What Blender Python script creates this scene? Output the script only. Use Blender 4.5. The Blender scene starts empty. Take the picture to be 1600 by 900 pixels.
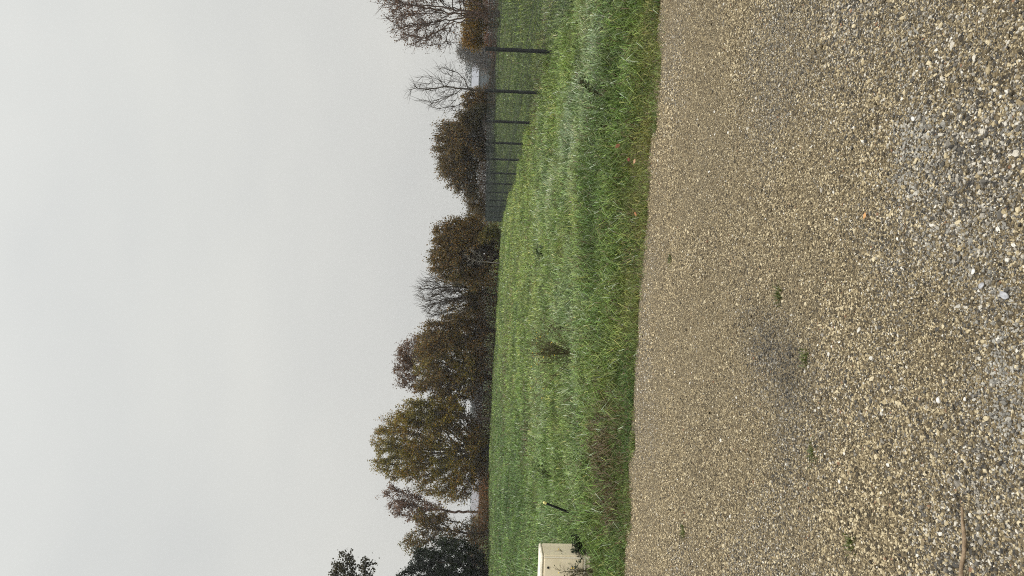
import bpy, bmesh, math, random
import numpy as np
from mathutils import Vector, Matrix

RNG = np.random.default_rng(7)
random.seed(7)
scene = bpy.context.scene
COL = scene.collection

# ---------------------------------------------------------------- camera
F_PX = 1150.0          # focal length in pixels of the 1600 px wide photograph
EYE = 1.5
PITCH = math.atan(45.0 / F_PX)
ROLL = 0.034
F = np.array([0, math.cos(PITCH), -math.sin(PITCH)])
R0 = np.array([1.0, 0, 0])
U0 = np.array([0, math.sin(PITCH), math.cos(PITCH)])
U = U0 * math.cos(ROLL) - R0 * math.sin(ROLL)
R = R0 * math.cos(ROLL) + U0 * math.sin(ROLL)
CAMP = np.array([0, 0, EYE])


def ray(x, y):
    return F + (-(x - 800) / F_PX) * U + ((450 - y) / F_PX) * R


def P(x, y, d):
    """world point seen at photo pixel (x, y), d metres away along +Y"""
    r = ray(x, y)
    return CAMP + r * (d / r[1])


def PZ(x, y, z):
    r = ray(x, y)
    return CAMP + r * ((z - EYE) / r[2])


cam_d = bpy.data.cameras.new('camera')
cam = bpy.data.objects.new('camera', cam_d)
COL.objects.link(cam)
cam_d.sensor_width = 36
cam_d.sensor_fit = 'HORIZONTAL'
cam_d.lens = 36 * F_PX / 1600
cam_d.clip_start = 0.05
cam_d.clip_end = 3000
m = Matrix.Identity(4)
for i, a in enumerate((-U, R, -F)):
    for j in range(3):
        m[j][i] = a[j]
m[0][3], m[1][3], m[2][3] = CAMP
cam.matrix_world = m
scene.camera = cam

# ---------------------------------------------------------------- helpers


def noise2(x, y, scale=1.0, seed=0):
    """smooth value noise in 0..1"""
    x, y = np.asarray(x, float), np.asarray(y, float)
    ca, sa = math.cos(0.6 + seed), math.sin(0.6 + seed)
    x, y = (x * ca - y * sa) / scale + seed * 17.3, (x * sa + y * ca) / scale - seed * 9.7
    xi, yi = np.floor(x), np.floor(y)
    fx, fy = x - xi, y - yi
    fx, fy = fx * fx * (3 - 2 * fx), fy * fy * (3 - 2 * fy)

    def h(a, b):
        v = np.sin(a * 127.1 + b * 311.7 + seed * 74.7) * 43758.5453
        return v - np.floor(v)
    return (h(xi, yi) * (1 - fx) + h(xi + 1, yi) * fx) * (1 - fy) + (h(xi, yi + 1) * (1 - fx) + h(xi + 1, yi + 1) * fx) * fy


def fbm(x, y, scale, seed=0, oct=3):
    t, a, n = 0, 1.0, 0
    for k in range(oct):
        t = t + a * noise2(x, y, scale / 2 ** k, seed + k)
        n += a
        a *= 0.5
    return t / n


def sstep(a, b, x):
    t = np.clip((np.asarray(x, float) - a) / (b - a), 0, 1)
    return t * t * (3 - 2 * t)


# edge between gravel and verge, read from the photo and laid on the ground
_edge = np.array([PZ(x, y, 0.0)[:2] for x, y in
                  [(1037, -60), (1031, 0), (1026, 60), (1021, 180), (1016, 240), (1009, 340), (1002, 400), (997, 450), (992, 540),
                   (991, 620), (987, 700), (982, 760), (978, 850), (975, 900), (972, 960)]])
_edge = _edge[np.argsort(_edge[:, 0])]


def edge_y(x):
    x = np.asarray(x, float)
    y = np.interp(x, _edge[:, 0], _edge[:, 1])
    return y + 0.16 * (noise2(x, x * 0, 0.8, 3) - 0.5) + 0.17 * (noise2(x, x * 0, 0.30, 5) - 0.5) + 0.06 * (noise2(x, x * 0, 0.08, 6) - 0.5)


def ground_z(x, y):
    x = np.asarray(x, float)
    y = np.asarray(y, float)
    s = y - edge_y(x)
    bank = 0.5 * (1 - np.exp(-np.clip(s, 0, 99) / 1.8))
    z = np.where(s < 0, -0.10 * sstep(0.02, 0.4, -s) - 0.012, bank + 0.012)
    hum = (fbm(x, y, 1.6, 11) - 0.5) * 0.16 + (noise2(x, y, 0.42, 4) - 0.5) * 0.10
    z = z + np.where(s > 0, hum * sstep(0, 0.8, s), 0)
    z = z + 0.46 * sstep(18, 58, y) * sstep(4.5, 12, x)
    z = z + 0.10 * sstep(30, 60, y) * sstep(-2, -14, x)
    far = np.hypot(x, y)
    z = z - 0.9 * sstep(64, 95, y) + 1.2 * sstep(140, 420, far) * noise2(x, y, 130, 8)
    return z


def gz(x, y):
    return float(ground_z(np.array([x]), np.array([y]))[0])


def hit(px, py):
    """first point of the meadow met by the ray through photo pixel (px, py)"""
    r = ray(px, py)
    d = np.arange(3.0, 90.0, 0.01)
    p = CAMP[None] + r[None] * (d / r[1])[:, None]
    g = np.maximum(ground_z(p[:, 0], p[:, 1]), np.where(p[:, 1] < edge_y(p[:, 0]), 0.0, -9))
    return p[np.argmax(p[:, 2] < g)]


def build(name, verts, faces, mat=None, parent=None, col=None, smooth=False, uv=None):
    """verts (n,3); faces list of int arrays, each (k,3) or (k,4)"""
    verts = np.asarray(verts, np.float32)
    if not isinstance(faces, list):
        faces = [faces]
    faces = [np.asarray(f, np.int32) for f in faces if len(f)]
    me = bpy.data.meshes.new(name)
    me.vertices.add(len(verts))
    me.vertices.foreach_set('co', verts.ravel())
    nl = sum(f.size for f in faces)
    npl = sum(len(f) for f in faces)
    me.loops.add(nl)
    me.loops.foreach_set('vertex_index', np.concatenate([f.ravel() for f in faces]))
    me.polygons.add(npl)
    tot = np.concatenate([np.full(len(f), f.shape[1], np.int32) for f in faces])
    st = np.concatenate([[0], np.cumsum(tot)[:-1]]).astype(np.int32)
    me.polygons.foreach_set('loop_start', st)
    me.polygons.foreach_set('loop_total', tot)
    if smooth:
        me.polygons.foreach_set('use_smooth', np.ones(npl, bool))
    me.update(calc_edges=True)
    if col is not None:
        at = me.attributes.new('Col', 'FLOAT_COLOR', 'POINT')
        c = np.ones((len(verts), 4), np.float32)
        c[:, :3] = col
        at.data.foreach_set('color', c.ravel())
    if mat:
        me.materials.append(mat)
    o = bpy.data.objects.new(name, me)
    COL.objects.link(o)
    if parent is not None:
        o.parent = parent
        o.matrix_parent_inverse = parent.matrix_world.inverted()
    return o


def from_bm(name, bm, mat, parent=None, smooth=False):
    me = bpy.data.meshes.new(name)
    bmesh.ops.recalc_face_normals(bm, faces=bm.faces)
    bm.to_mesh(me)
    bm.free()
    if smooth:
        for p in me.polygons:
            p.use_smooth = True
    me.materials.append(mat)
    o = bpy.data.objects.new(name, me)
    COL.objects.link(o)
    if parent is not None:
        o.parent = parent
        o.matrix_parent_inverse = parent.matrix_world.inverted()
    return o


def empty(name, loc, rz=0.0):
    o = bpy.data.objects.new(name, None)
    COL.objects.link(o)
    o.location = [float(v) for v in loc]
    o.rotation_euler = (0, 0, rz)
    o.matrix_world = Matrix.Translation(Vector([float(v) for v in loc])) @ Matrix.Rotation(rz, 4, 'Z')
    return o


def tag(o, label=None, cat=None, group=None, kind=None):
    if label:
        o['label'] = label
    if cat:
        o['category'] = cat
    if group:
        o['group'] = group
    if kind:
        o['kind'] = kind
    return o


def lerp(a, b, t):
    t = np.asarray(t)[:, None]
    return np.asarray(a) * (1 - t) + np.asarray(b) * t


def unit(v):
    return v / np.maximum(np.linalg.norm(v, axis=-1, keepdims=True), 1e-9)


def tubes(p0, p1, r0, r1, n=4):
    """many separate tapered prisms at once"""
    p0, p1 = np.asarray(p0, float), np.asarray(p1, float)
    k = len(p0)
    if k == 0:
        return np.zeros((0, 3)), np.zeros((0, 4), int)
    d = unit(p1 - p0)
    ref = np.where(np.abs(d[:, 2:3]) < 0.9, np.array([[0, 0, 1.0]]), np.array([[1.0, 0, 0]]))
    a = unit(np.cross(d, ref))
    b = np.cross(d, a)
    ang = np.arange(n) * 2 * math.pi / n
    ring = a[:, None, :] * np.cos(ang)[None, :, None] + b[:, None, :] * np.sin(ang)[None, :, None]
    r0 = np.broadcast_to(np.asarray(r0, float), (k,))
    r1 = np.broadcast_to(np.asarray(r1, float), (k,))
    v = np.concatenate([p0[:, None] + ring * r0[:, None, None], p1[:, None] + ring * r1[:, None, None]], 1)
    i = np.arange(n)
    j = (i + 1) % n
    q = np.stack([i, j, j + n, i + n], 1)
    f = (q[None] + (np.arange(k) * 2 * n)[:, None, None]).reshape(-1, 4)
    return v.reshape(-1, 3), f


def merge(parts):
    vs, fs, off = [], {}, 0
    for v, f in parts:
        if len(v) == 0:
            continue
        vs.append(v)
        fs.setdefault(f.shape[1], []).append(f + off)
        off += len(v)
    return np.concatenate(vs), [np.concatenate(x) for x in fs.values()]


def leaves(pos, size, rng, up=0.25, droop=0.0):
    """small folded four-cornered leaves with random facing"""
    n = len(pos)
    a = unit(rng.normal(size=(n, 3)))
    a[:, 2] = a[:, 2] * 0.8 - droop
    a = unit(a)
    b = rng.normal(size=(n, 3))
    b = unit(b - a * (b * a).sum(1, keepdims=True))
    s = np.broadcast_to(size, (n,))[:, None] * rng.uniform(0.6, 1.35, (n, 1))
    w = s * rng.uniform(0.30, 0.48, (n, 1))
    nrm = np.cross(a, b)
    v = np.stack([pos, pos + a * s * 0.5 + b * w + nrm * s * 0.12, pos + a * s, pos + a * s * 0.5 - b * w + nrm * s * 0.12], 1).reshape(-1, 3)
    f = np.arange(n * 4).reshape(n, 4)
    return v, f


# ---------------------------------------------------------------- materials


def new_mat(name):
    m = bpy.data.materials.new(name)
    m.use_nodes = True
    nt = m.node_tree
    nt.nodes.clear()
    out = nt.nodes.new('ShaderNodeOutputMaterial')
    return m, nt, out


def N(nt, typ, **kw):
    n = nt.nodes.new(typ)
    for k, v in kw.items():
        if k.startswith('i_'):
            n.inputs[k[2:].replace('_', ' ')].default_value = v
        else:
            setattr(n, k, v)
    return n


def ramp(nt, stops, interp='LINEAR'):
    r = nt.nodes.new('ShaderNodeValToRGB')
    r.color_ramp.interpolation = interp
    e = r.color_ramp.elements
    while len(e) > 1:
        e.remove(e[0])
    e[0].position = stops[0][0]
    e[0].color = (*stops[0][1], 1)
    for p, c in stops[1:]:
        x = e.new(p)
        x.color = (*c, 1)
    return r


def mixc(nt, fac, a, b, blend='MIX'):
    n = nt.nodes.new('ShaderNodeMix')
    n.data_type = 'RGBA'
    n.blend_type = blend
    for sock, v in ((n.inputs['Factor'], fac), (n.inputs[6], a), (n.inputs[7], b)):
        if isinstance(v, (int, float)):
            sock.default_value = v
        elif isinstance(v, tuple):
            sock.default_value = (*v, 1)
        else:
            nt.links.new(v, sock)
    return n.outputs[2]


def leaf_material(name, transl=0.3, rough=0.5, spec=0.3):
    m, nt, out = new_mat(name)
    at = N(nt, 'ShaderNodeAttribute', attribute_name='Col')
    p = N(nt, 'ShaderNodeBsdfPrincipled')
    p.inputs['Roughness'].default_value = rough
    p.inputs['Specular IOR Level'].default_value = spec
    t = N(nt, 'ShaderNodeBsdfTranslucent')
    mx = N(nt, 'ShaderNodeMixShader')
    mx.inputs[0].default_value = transl
    nt.links.new(at.outputs['Color'], p.inputs['Base Color'])
    nt.links.new(at.outputs['Color'], t.inputs['Color'])
    nt.links.new(p.outputs[0], mx.inputs[1])
    nt.links.new(t.outputs[0], mx.inputs[2])
    nt.links.new(mx.outputs[0], out.inputs[0])
    return m


def noisy_material(name, c1, c2, scale=8, rough=0.8, bump=0.3, spec=0.3, detail=6, metallic=0.0):
    m, nt, out = new_mat(name)
    tc = N(nt, 'ShaderNodeTexCoord')
    nz = N(nt, 'ShaderNodeTexNoise')
    nz.inputs['Scale'].default_value = scale
    nz.inputs['Detail'].default_value = detail
    nt.links.new(tc.outputs['Object'], nz.inputs['Vector'])
    r = ramp(nt, [(0.32, c1), (0.68, c2)])
    nt.links.new(nz.outputs['Fac'], r.inputs[0])
    p = N(nt, 'ShaderNodeBsdfPrincipled')
    p.inputs['Roughness'].default_value = rough
    p.inputs['Specular IOR Level'].default_value = spec
    p.inputs['Metallic'].default_value = metallic
    nt.links.new(r.outputs[0], p.inputs['Base Color'])
    if bump:
        b = N(nt, 'ShaderNodeBump')
        b.inputs['Strength'].default_value = bump
        b.inputs['Distance'].default_value = 0.02
        nt.links.new(nz.outputs['Fac'], b.inputs['Height'])
        nt.links.new(b.outputs[0], p.inputs['Normal'])
    nt.links.new(p.outputs[0], out.inputs[0])
    return m


M_LEAF = leaf_material('autumn_leaf', 0.42)
M_GRASS = leaf_material('grass_blade', 0.30, 0.42, 0.4)
M_BARK = noisy_material('grey_brown_bark', (0.028, 0.021, 0.014), (0.070, 0.052, 0.036), 20, 0.9)
M_BARKR = noisy_material('reddish_bark', (0.06, 0.035, 0.026), (0.12, 0.08, 0.06), 20, 0.9)
M_BARKG = noisy_material('pale_grey_bark', (0.10, 0.090, 0.075), (0.20, 0.185, 0.155), 25, 0.85)
M_METAL = noisy_material('anthracite_powder_coat', (0.010, 0.011, 0.013), (0.016, 0.018, 0.020), 60, 0.5, 0.05, 0.4)
M_WIRE = noisy_material('green_grey_wire_coat', (0.022, 0.030, 0.027), (0.038, 0.048, 0.044), 30, 0.45, 0.0, 0.5)
M_STONEW = noisy_material('pale_limestone', (0.50, 0.48, 0.44), (0.72, 0.70, 0.66), 60, 0.8, 0.4)
M_STONEG = noisy_material('grey_flint', (0.24, 0.24, 0.25), (0.46, 0.46, 0.47), 60, 0.75, 0.4)
M_STICK = noisy_material('weathered_stick', (0.13, 0.09, 0.055), (0.30, 0.22, 0.14), 45, 0.85, 0.5)

# ---------------------------------------------------------------- world and light
w = bpy.data.worlds.new('World')
scene.world = w
w.use_nodes = True
nt = w.node_tree
nt.nodes.clear()
wo = N(nt, 'ShaderNodeOutputWorld')
bg = N(nt, 'ShaderNodeBackground')
SUN_EL, SUN_AZ = math.radians(48), math.radians(150)
sky = N(nt, 'ShaderNodeTexSky', sky_type='NISHITA', sun_disc=False)
sky.sun_elevation = SUN_EL
sky.sun_rotation = SUN_AZ
sky.dust_density = 4.0
hsv = N(nt, 'ShaderNodeHueSaturation')
hsv.inputs['Saturation'].default_value = 0.25
nt.links.new(sky.outputs[0], hsv.inputs['Color'])
tc = N(nt, 'ShaderNodeTexCoord')
sep = N(nt, 'ShaderNodeSeparateXYZ')
nt.links.new(tc.outputs['Generated'], sep.inputs[0])
# overcast: an almost even grey layer that brightens towards the zenith
cr = ramp(nt, [(0.0, (6.5, 6.5, 6.15)), (0.10, (6.75, 6.75, 6.45)), (0.40, (7.4, 7.5, 7.25)), (0.64, (7.9, 8.05, 7.9)), (0.78, (22.0, 22.1, 21.8)), (1.0, (33.0, 33.0, 32.5))])
nt.links.new(sep.outputs['Z'], cr.inputs[0])
nz = N(nt, 'ShaderNodeTexNoise')
nz.inputs['Scale'].default_value = 2.2
nz.inputs['Detail'].default_value = 3
nz.inputs['Roughness'].default_value = 0.5
mp = N(nt, 'ShaderNodeMapping')
mp.inputs['Scale'].default_value = (1, 1, 2.2)
nt.links.new(tc.outputs['Generated'], mp.inputs[0])
nt.links.new(mp.outputs[0], nz.inputs['Vector'])
cl = ramp(nt, [(0.30, (0.93, 0.935, 0.945)), (0.70, (1.05, 1.045, 1.03))])
nt.links.new(nz.outputs['Fac'], cl.inputs[0])
lay = mixc(nt, 1.0, cr.outputs[0], cl.outputs[0], 'MULTIPLY')
allc = mixc(nt, 0.06, lay, hsv.outputs[0])
nt.links.new(allc, bg.inputs['Color'])
bg.inputs['Strength'].default_value = 0.10
nt.links.new(bg.outputs[0], wo.inputs['Surface'])

sd = bpy.data.lights.new('sun', 'SUN')
sd.energy = 1.5
sd.angle = math.radians(40)
sd.color = (1.0, 0.97, 0.92)
so = bpy.data.objects.new('sun', sd)
COL.objects.link(so)
sdir = Vector((math.sin(SUN_AZ) * math.cos(SUN_EL), math.cos(SUN_AZ) * math.cos(SUN_EL), math.sin(SUN_EL)))
so.rotation_euler = sdir.to_track_quat('Z', 'Y').to_euler()
so.location = (0, 0, 30)

vs = scene.view_settings
vs.view_transform = 'Standard'
vs.look = 'None'
vs.exposure = 0
vs.gamma = 1
scene.render.engine = 'CYCLES'
cy = scene.cycles
cy.max_bounces = 8
cy.diffuse_bounces = 3
cy.glossy_bounces = 2
cy.transmission_bounces = 4
cy.transparent_max_bounces = 8
cy.volume_bounces = 0
cy.use_denoising = False
try:
    cy.denoiser = 'OPENIMAGEDENOISE'
    cy.denoising_input_passes = 'RGB_ALBEDO_NORMAL'
    cy.denoising_prefilter = 'ACCURATE'
except Exception:
    pass
cy.pixel_filter_type = 'BLACKMAN_HARRIS'
cy.filter_width = 1.05
cy.use_adaptive_sampling = False
cy.adaptive_threshold = 0.01
cy.caustics_reflective = False
cy.caustics_refractive = False

# ---------------------------------------------------------------- ground
ys = np.concatenate([[-920, -300, -60, -20, -6], np.arange(-2, 5.5, 0.5), np.arange(5.5, 11, 0.08), np.arange(11, 20, 0.22), np.arange(20, 66, 0.8),
                     np.arange(66, 120, 4), np.geomspace(120, 920, 22)])
xs = np.concatenate([-np.geomspace(920, 22, 22), -np.arange(20, 9, -1.0), np.arange(-9, 9, 0.12), np.arange(9, 22, 0.7), np.geomspace(22, 920, 22)])
gx, gy = np.meshgrid(xs, ys)
gv = np.stack([gx.ravel(), gy.ravel(), ground_z(gx.ravel(), gy.ravel())], 1)
nx, ny = len(xs), len(ys)
ii = (np.arange(ny - 1)[:, None] * nx + np.arange(nx - 1)[None]).ravel()
gf = np.stack([ii, ii + 1, ii + 1 + nx, ii + nx], 1)
mt, nt, out = new_mat('meadow_soil')
tc = N(nt, 'ShaderNodeTexCoord')
n1 = N(nt, 'ShaderNodeTexNoise')
n1.inputs['Scale'].default_value = 0.8
n1.inputs['Detail'].default_value = 8
n2 = N(nt, 'ShaderNodeTexNoise')
n2.inputs['Scale'].default_value = 22
n2.inputs['Detail'].default_value = 5
for n in (n1, n2):
    nt.links.new(tc.outputs['Object'], n.inputs['Vector'])
r1 = ramp(nt, [(0.3, (0.045, 0.07, 0.02)), (0.5, (0.065, 0.09, 0.028)), (0.7, (0.08, 0.075, 0.035))])
r2 = ramp(nt, [(0.3, (0.6, 0.6, 0.6)), (0.7, (1.35, 1.35, 1.3))])
nt.links.new(n1.outputs['Fac'], r1.inputs[0])
nt.links.new(n2.outputs['Fac'], r2.inputs[0])
pb = N(nt, 'ShaderNodeBsdfPrincipled')
pb.inputs['Roughness'].default_value = 0.95
pb.inputs['Specular IOR Level'].default_value = 0.1
sw = N(nt, 'ShaderNodeAttribute', attribute_name='Col')
nt.links.new(mixc(nt, 1.0, mixc(nt, sw.outputs['Fac'], r1.outputs[0], (0.075, 0.052, 0.030)), r2.outputs[0], 'MULTIPLY'), pb.inputs['Base Color'])
bp = N(nt, 'ShaderNodeBump')
bp.inputs['Strength'].default_value = 0.6
bp.inputs['Distance'].default_value = 0.05
nt.links.new(n2.outputs['Fac'], bp.inputs['Height'])
nt.links.new(bp.outputs[0], pb.inputs['Normal'])
nt.links.new(pb.outputs[0], out.inputs[0])
gs_ = gv[:, 1] - edge_y(gv[:, 0])
soilw = np.clip((1 - sstep(0.02, 0.22, gs_)) * (0.2 + 0.9 * noise2(gv[:, 0], gv[:, 1], 0.22, 23)), 0, 1)
tag(build('ground', gv, gf, mt, smooth=True, col=np.repeat(soilw[:, None], 3, axis=1)), kind='structure')

# gravel road sheet, running under the edge of the verge
rx = np.arange(-9, 9.01, 0.06)
ey = edge_y(rx)
tv = np.concatenate([np.linspace(-3, -1, 8)[:-1], np.linspace(-1, 0.8, 110)[:-1], np.linspace(0.8, 1.0, 36)])
gyy = (-3 + (ey[None] + 0.06 + 3) * ((tv[:, None] + 3) / 4.0))
gxx = np.broadcast_to(rx[None], gyy.shape)


def road_z(x, y):
    return 0.024 * (fbm(x, y, 1.5, 21) - 0.5) * sstep(0.0, 0.5, edge_y(x) - y)


gv = np.stack([gxx.ravel(), gyy.ravel(), road_z(gxx.ravel(), gyy.ravel())], 1)
nx, ny = len(rx), len(tv)
ii = (np.arange(ny - 1)[:, None] * nx + np.arange(nx - 1)[None]).ravel()
gf = np.stack([ii, ii + 1, ii + 1 + nx, ii + nx], 1)
mt, nt, out = new_mat('packed_gravel')
tc = N(nt, 'ShaderNodeTexCoord')
vo = N(nt, 'ShaderNodeTexVoronoi')
vo.inputs['Scale'].default_value = 150
vo2 = N(nt, 'ShaderNodeTexVoronoi')
vo2.inputs['Scale'].default_value = 230
nb = N(nt, 'ShaderNodeTexNoise')
nb.inputs['Scale'].default_value = 1.1
nb.inputs['Detail'].default_value = 6
for n in (vo, vo2, nb):
    nt.links.new(tc.outputs['Object'], n.inputs['Vector'])
sp = N(nt, 'ShaderNodeSeparateColor')
nt.links.new(vo.outputs['Color'], sp.inputs[0])
stone = ramp(nt, [(0.0, (0.035, 0.029, 0.020)), (0.22, (0.09, 0.074, 0.05)), (0.5, (0.20, 0.158, 0.092)), (0.78, (0.33, 0.27, 0.17)), (1.0, (0.50, 0.44, 0.31))])
nt.links.new(sp.outputs[0], stone.inputs[0])
dirt = ramp(nt, [(0.35, (0.105, 0.075, 0.038)), (0.65, (0.085, 0.066, 0.042))])
nt.links.new(nb.outputs['Fac'], dirt.inputs[0])
sp2 = N(nt, 'ShaderNodeSeparateColor')
nt.links.new(vo2.outputs['Color'], sp2.inputs[0])
f2 = ramp(nt, [(0.35, (0, 0, 0)), (0.5, (1, 1, 1))])
nt.links.new(sp2.outputs[1], f2.inputs[0])
c = mixc(nt, 0.45, stone.outputs[0], dirt.outputs[0])
c2 = mixc(nt, 1.0, c, mixc(nt, f2.outputs[0], (0.75, 0.75, 0.75), (1.2, 1.18, 1.1)), 'MULTIPLY')
pb = N(nt, 'ShaderNodeBsdfPrincipled')
pb.inputs['Roughness'].default_value = 0.85
pb.inputs['Specular IOR Level'].default_value = 0.25
nt.links.new(c2, pb.inputs['Base Color'])
bp = N(nt, 'ShaderNodeBump')
bp.invert = True
bp.inputs['Strength'].default_value = 1.0
bp.inputs['Distance'].default_value = 0.008
nt.links.new(vo.outputs['Distance'], bp.inputs['Height'])
nt.links.new(bp.outputs[0], pb.inputs['Normal'])
nt.links.new(pb.outputs[0], out.inputs[0])
tag(build('gravel_road', gv, gf, mt, smooth=True), kind='structure')

# ---------------------------------------------------------------- loose gravel: points that carry their own size, turn and colour
rng = np.random.default_rng(3)
pts = []
for lo, hi, dens in ((1.5, 3.2, 30000), (3.2, 4.6, 22000), (4.6, 6.0, 15000), (6.0, 9.0, 9000)):
    half = 0.46 * hi + 0.5
    k = int((hi - lo) * 2 * half * dens)
    q = np.stack([rng.uniform(-half, half, k), rng.uniform(lo, hi, k)], 1)
    q = q[np.abs(q[:, 0]) < 0.43 * q[:, 1] + 0.35]
    pts.append(q)
q = np.concatenate(pts)
sgn = edge_y(q[:, 0]) - q[:, 1]
q = q[(sgn > -0.16 * rng.random(len(q)) ** 3) & (rng.random(len(q)) < sstep(-0.15, 0.25, sgn) * 0.4 + 0.6)]
k = len(q)
# wheel-worn patches with more grey stone, others with more tan dust
patch = fbm(q[:, 0], q[:, 1], 1.0, 31, 4)
spots = np.zeros(k)
for (px, py, sx, sy, a) in ((1212, 555, 0.34, 0.24, 1.5), (1225, 690, 0.22, 0.36, 0.6), (1210, 180, 0.3, 0.7, 0.5), (1440, 330, 0.25, 0.5, 0.6), (1590, 600, 0.25, 0.5, 0.6),
                            (1540, 250, 0.2, 0.35, 0.7), (1330, 470, 0.2, 0.3, -0.5), (1100, 300, 0.4, 1.6, -0.7), (1060, 600, 0.3, 1.5, -0.5), (1450, 560, 0.18, 0.3, -0.8)):
    c0 = PZ(px, py, 0)
    spots += a * np.exp(-((q[:, 0] - c0[0]) / sy) ** 2 - ((q[:, 1] - c0[1]) / sx) ** 2)
grey = np.clip((patch - 0.5) * 1.6 + 0.17 + 0.50 * spots, 0, 0.9)
u = rng.random(k)
tan = np.array([[0.036, 0.028, 0.016], [0.105, 0.080, 0.043], [0.225, 0.174, 0.096], [0.37, 0.30, 0.175], [0.56, 0.48, 0.32]])
gry = np.array([[0.026, 0.023, 0.019], [0.075, 0.068, 0.056], [0.150, 0.135, 0.110], [0.28, 0.252, 0.205], [0.52, 0.48, 0.40]])
ui = u ** 1.25 * 4
i0 = np.minimum(ui.astype(int), 3)
fr = (ui - i0)[:, None]
pick = (rng.random(k) < grey)[:, None]
colr = np.where(pick, gry[i0] * (1 - fr) + gry[i0 + 1] * fr, tan[i0] * (1 - fr) + tan[i0 + 1] * fr)
pale = np.zeros(k)
for (px, py, sx, sy, a) in ((1425, 215, 0.13, 0.30, 1.0), (1420, 330, 0.14, 0.22, 0.8), (1500, 395, 0.10, 0.16, 0.6), (1575, 560, 0.10, 0.22, 1.0), (1560, 640, 0.10, 0.15, 0.7), (1585, 250, 0.1, 0.2, 0.5)):
    c0 = PZ(px, py, 0)
    pale += a * np.exp(-((q[:, 0] - c0[0]) / sy) ** 2 - ((q[:, 1] - c0[1]) / sx) ** 2)
pale = pale * np.clip((fbm(q[:, 0], q[:, 1], 0.22, 48, 3) - 0.36) * 3.0, 0, 1.2)
sel = rng.random(k) < 0.40 * pale
colr[sel] = lerp((0.13, 0.122, 0.105), (0.40, 0.375, 0.32), rng.random(sel.sum()) ** 1.5)
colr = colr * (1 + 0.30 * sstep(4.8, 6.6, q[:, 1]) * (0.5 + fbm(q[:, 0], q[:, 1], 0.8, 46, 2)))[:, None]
damp = np.zeros(k)
for (px, py, sx, sy, a) in ((1208, 548, 0.34, 0.20, 0.46), (1240, 600, 0.22, 0.16, 0.30), (1180, 500, 0.2, 0.12, 0.2), (1222, 700, 0.2, 0.3, 0.18)):
    c0 = PZ(px, py, 0)
    damp += a * np.exp(-((q[:, 0] - c0[0]) / sy) ** 2 - ((q[:, 1] - c0[1]) / sx) ** 2)
colr = colr * (1 - np.clip(damp * (0.25 + 1.5 * fbm(q[:, 0], q[:, 1], 0.16, 44, 3)), 0, 0.75))[:, None]
odd = rng.random(k)
colr[odd < 0.004] = (0.22, 0.12, 0.065)
colr[odd > 0.988] = (0.60, 0.57, 0.50)
coarse = np.clip((fbm(q[:, 0] + 9, q[:, 1], 0.7, 37, 3) - 0.40) * 2.4, 0, 1)
size = np.exp(rng.normal(math.log(0.00265), 0.34, k)) * (0.88 + 0.38 * coarse + 0.12 * grey)
size = np.clip(size, 0.0016, 0.011)
size = np.where(sel, np.clip(size * 1.25, 0, 0.011), size)
big = rng.random(k) < 0.004 + 0.010 * coarse
size[big] = rng.uniform(0.0055, 0.0095, big.sum())
pz = np.where(edge_y(q[:, 0]) - q[:, 1] > 0, road_z(q[:, 0], q[:, 1]), ground_z(q[:, 0], q[:, 1])) + size * 0.22
me = bpy.data.meshes.new('gravel_stones')
me.vertices.add(k)
me.vertices.foreach_set('co', np.stack([q[:, 0], q[:, 1], pz], 1).astype(np.float32).ravel())


def attr(name, typ, data, field):
    a = me.attributes.new(name, typ, 'POINT')
    a.data.foreach_set(field, np.ascontiguousarray(data, np.float32).ravel())


attr('siz', 'FLOAT_VECTOR', size[:, None] * np.stack([rng.uniform(0.8, 1.5, k), rng.uniform(0.7, 1.1, k), rng.uniform(0.45, 0.8, k)], 1), 'vector')
attr('rot', 'FLOAT_VECTOR', np.stack([rng.normal(0, 0.35, k), rng.normal(0, 0.35, k), rng.uniform(0, 6.28, k)], 1), 'vector')
attr('stone_col', 'FLOAT_VECTOR', colr, 'vector')
gs = bpy.data.objects.new('gravel_stones', me)
COL.objects.link(gs)
tag(gs, kind='stuff', label='loose tan and grey gravel covering the road', cat='gravel')
ms, nt, out = new_mat('gravel_stone')
at = N(nt, 'ShaderNodeAttribute', attribute_name='stone_col', attribute_type='INSTANCER')
tc = N(nt, 'ShaderNodeTexCoord')
nz = N(nt, 'ShaderNodeTexNoise')
nz.inputs['Scale'].default_value = 2.2
nz.inputs['Detail'].default_value = 4
nt.links.new(tc.outputs['Object'], nz.inputs['Vector'])
rr = ramp(nt, [(0.3, (0.72, 0.72, 0.72)), (0.7, (1.2, 1.2, 1.2))])
nt.links.new(nz.outputs['Fac'], rr.inputs[0])
pb = N(nt, 'ShaderNodeBsdfPrincipled')
pb.inputs['Roughness'].default_value = 0.7
pb.inputs['Specular IOR Level'].default_value = 0.35
nt.links.new(mixc(nt, 1.0, at.outputs['Color'], rr.outputs[0], 'MULTIPLY'), pb.inputs['Base Color'])
nt.links.new(pb.outputs[0], out.inputs[0])

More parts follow.
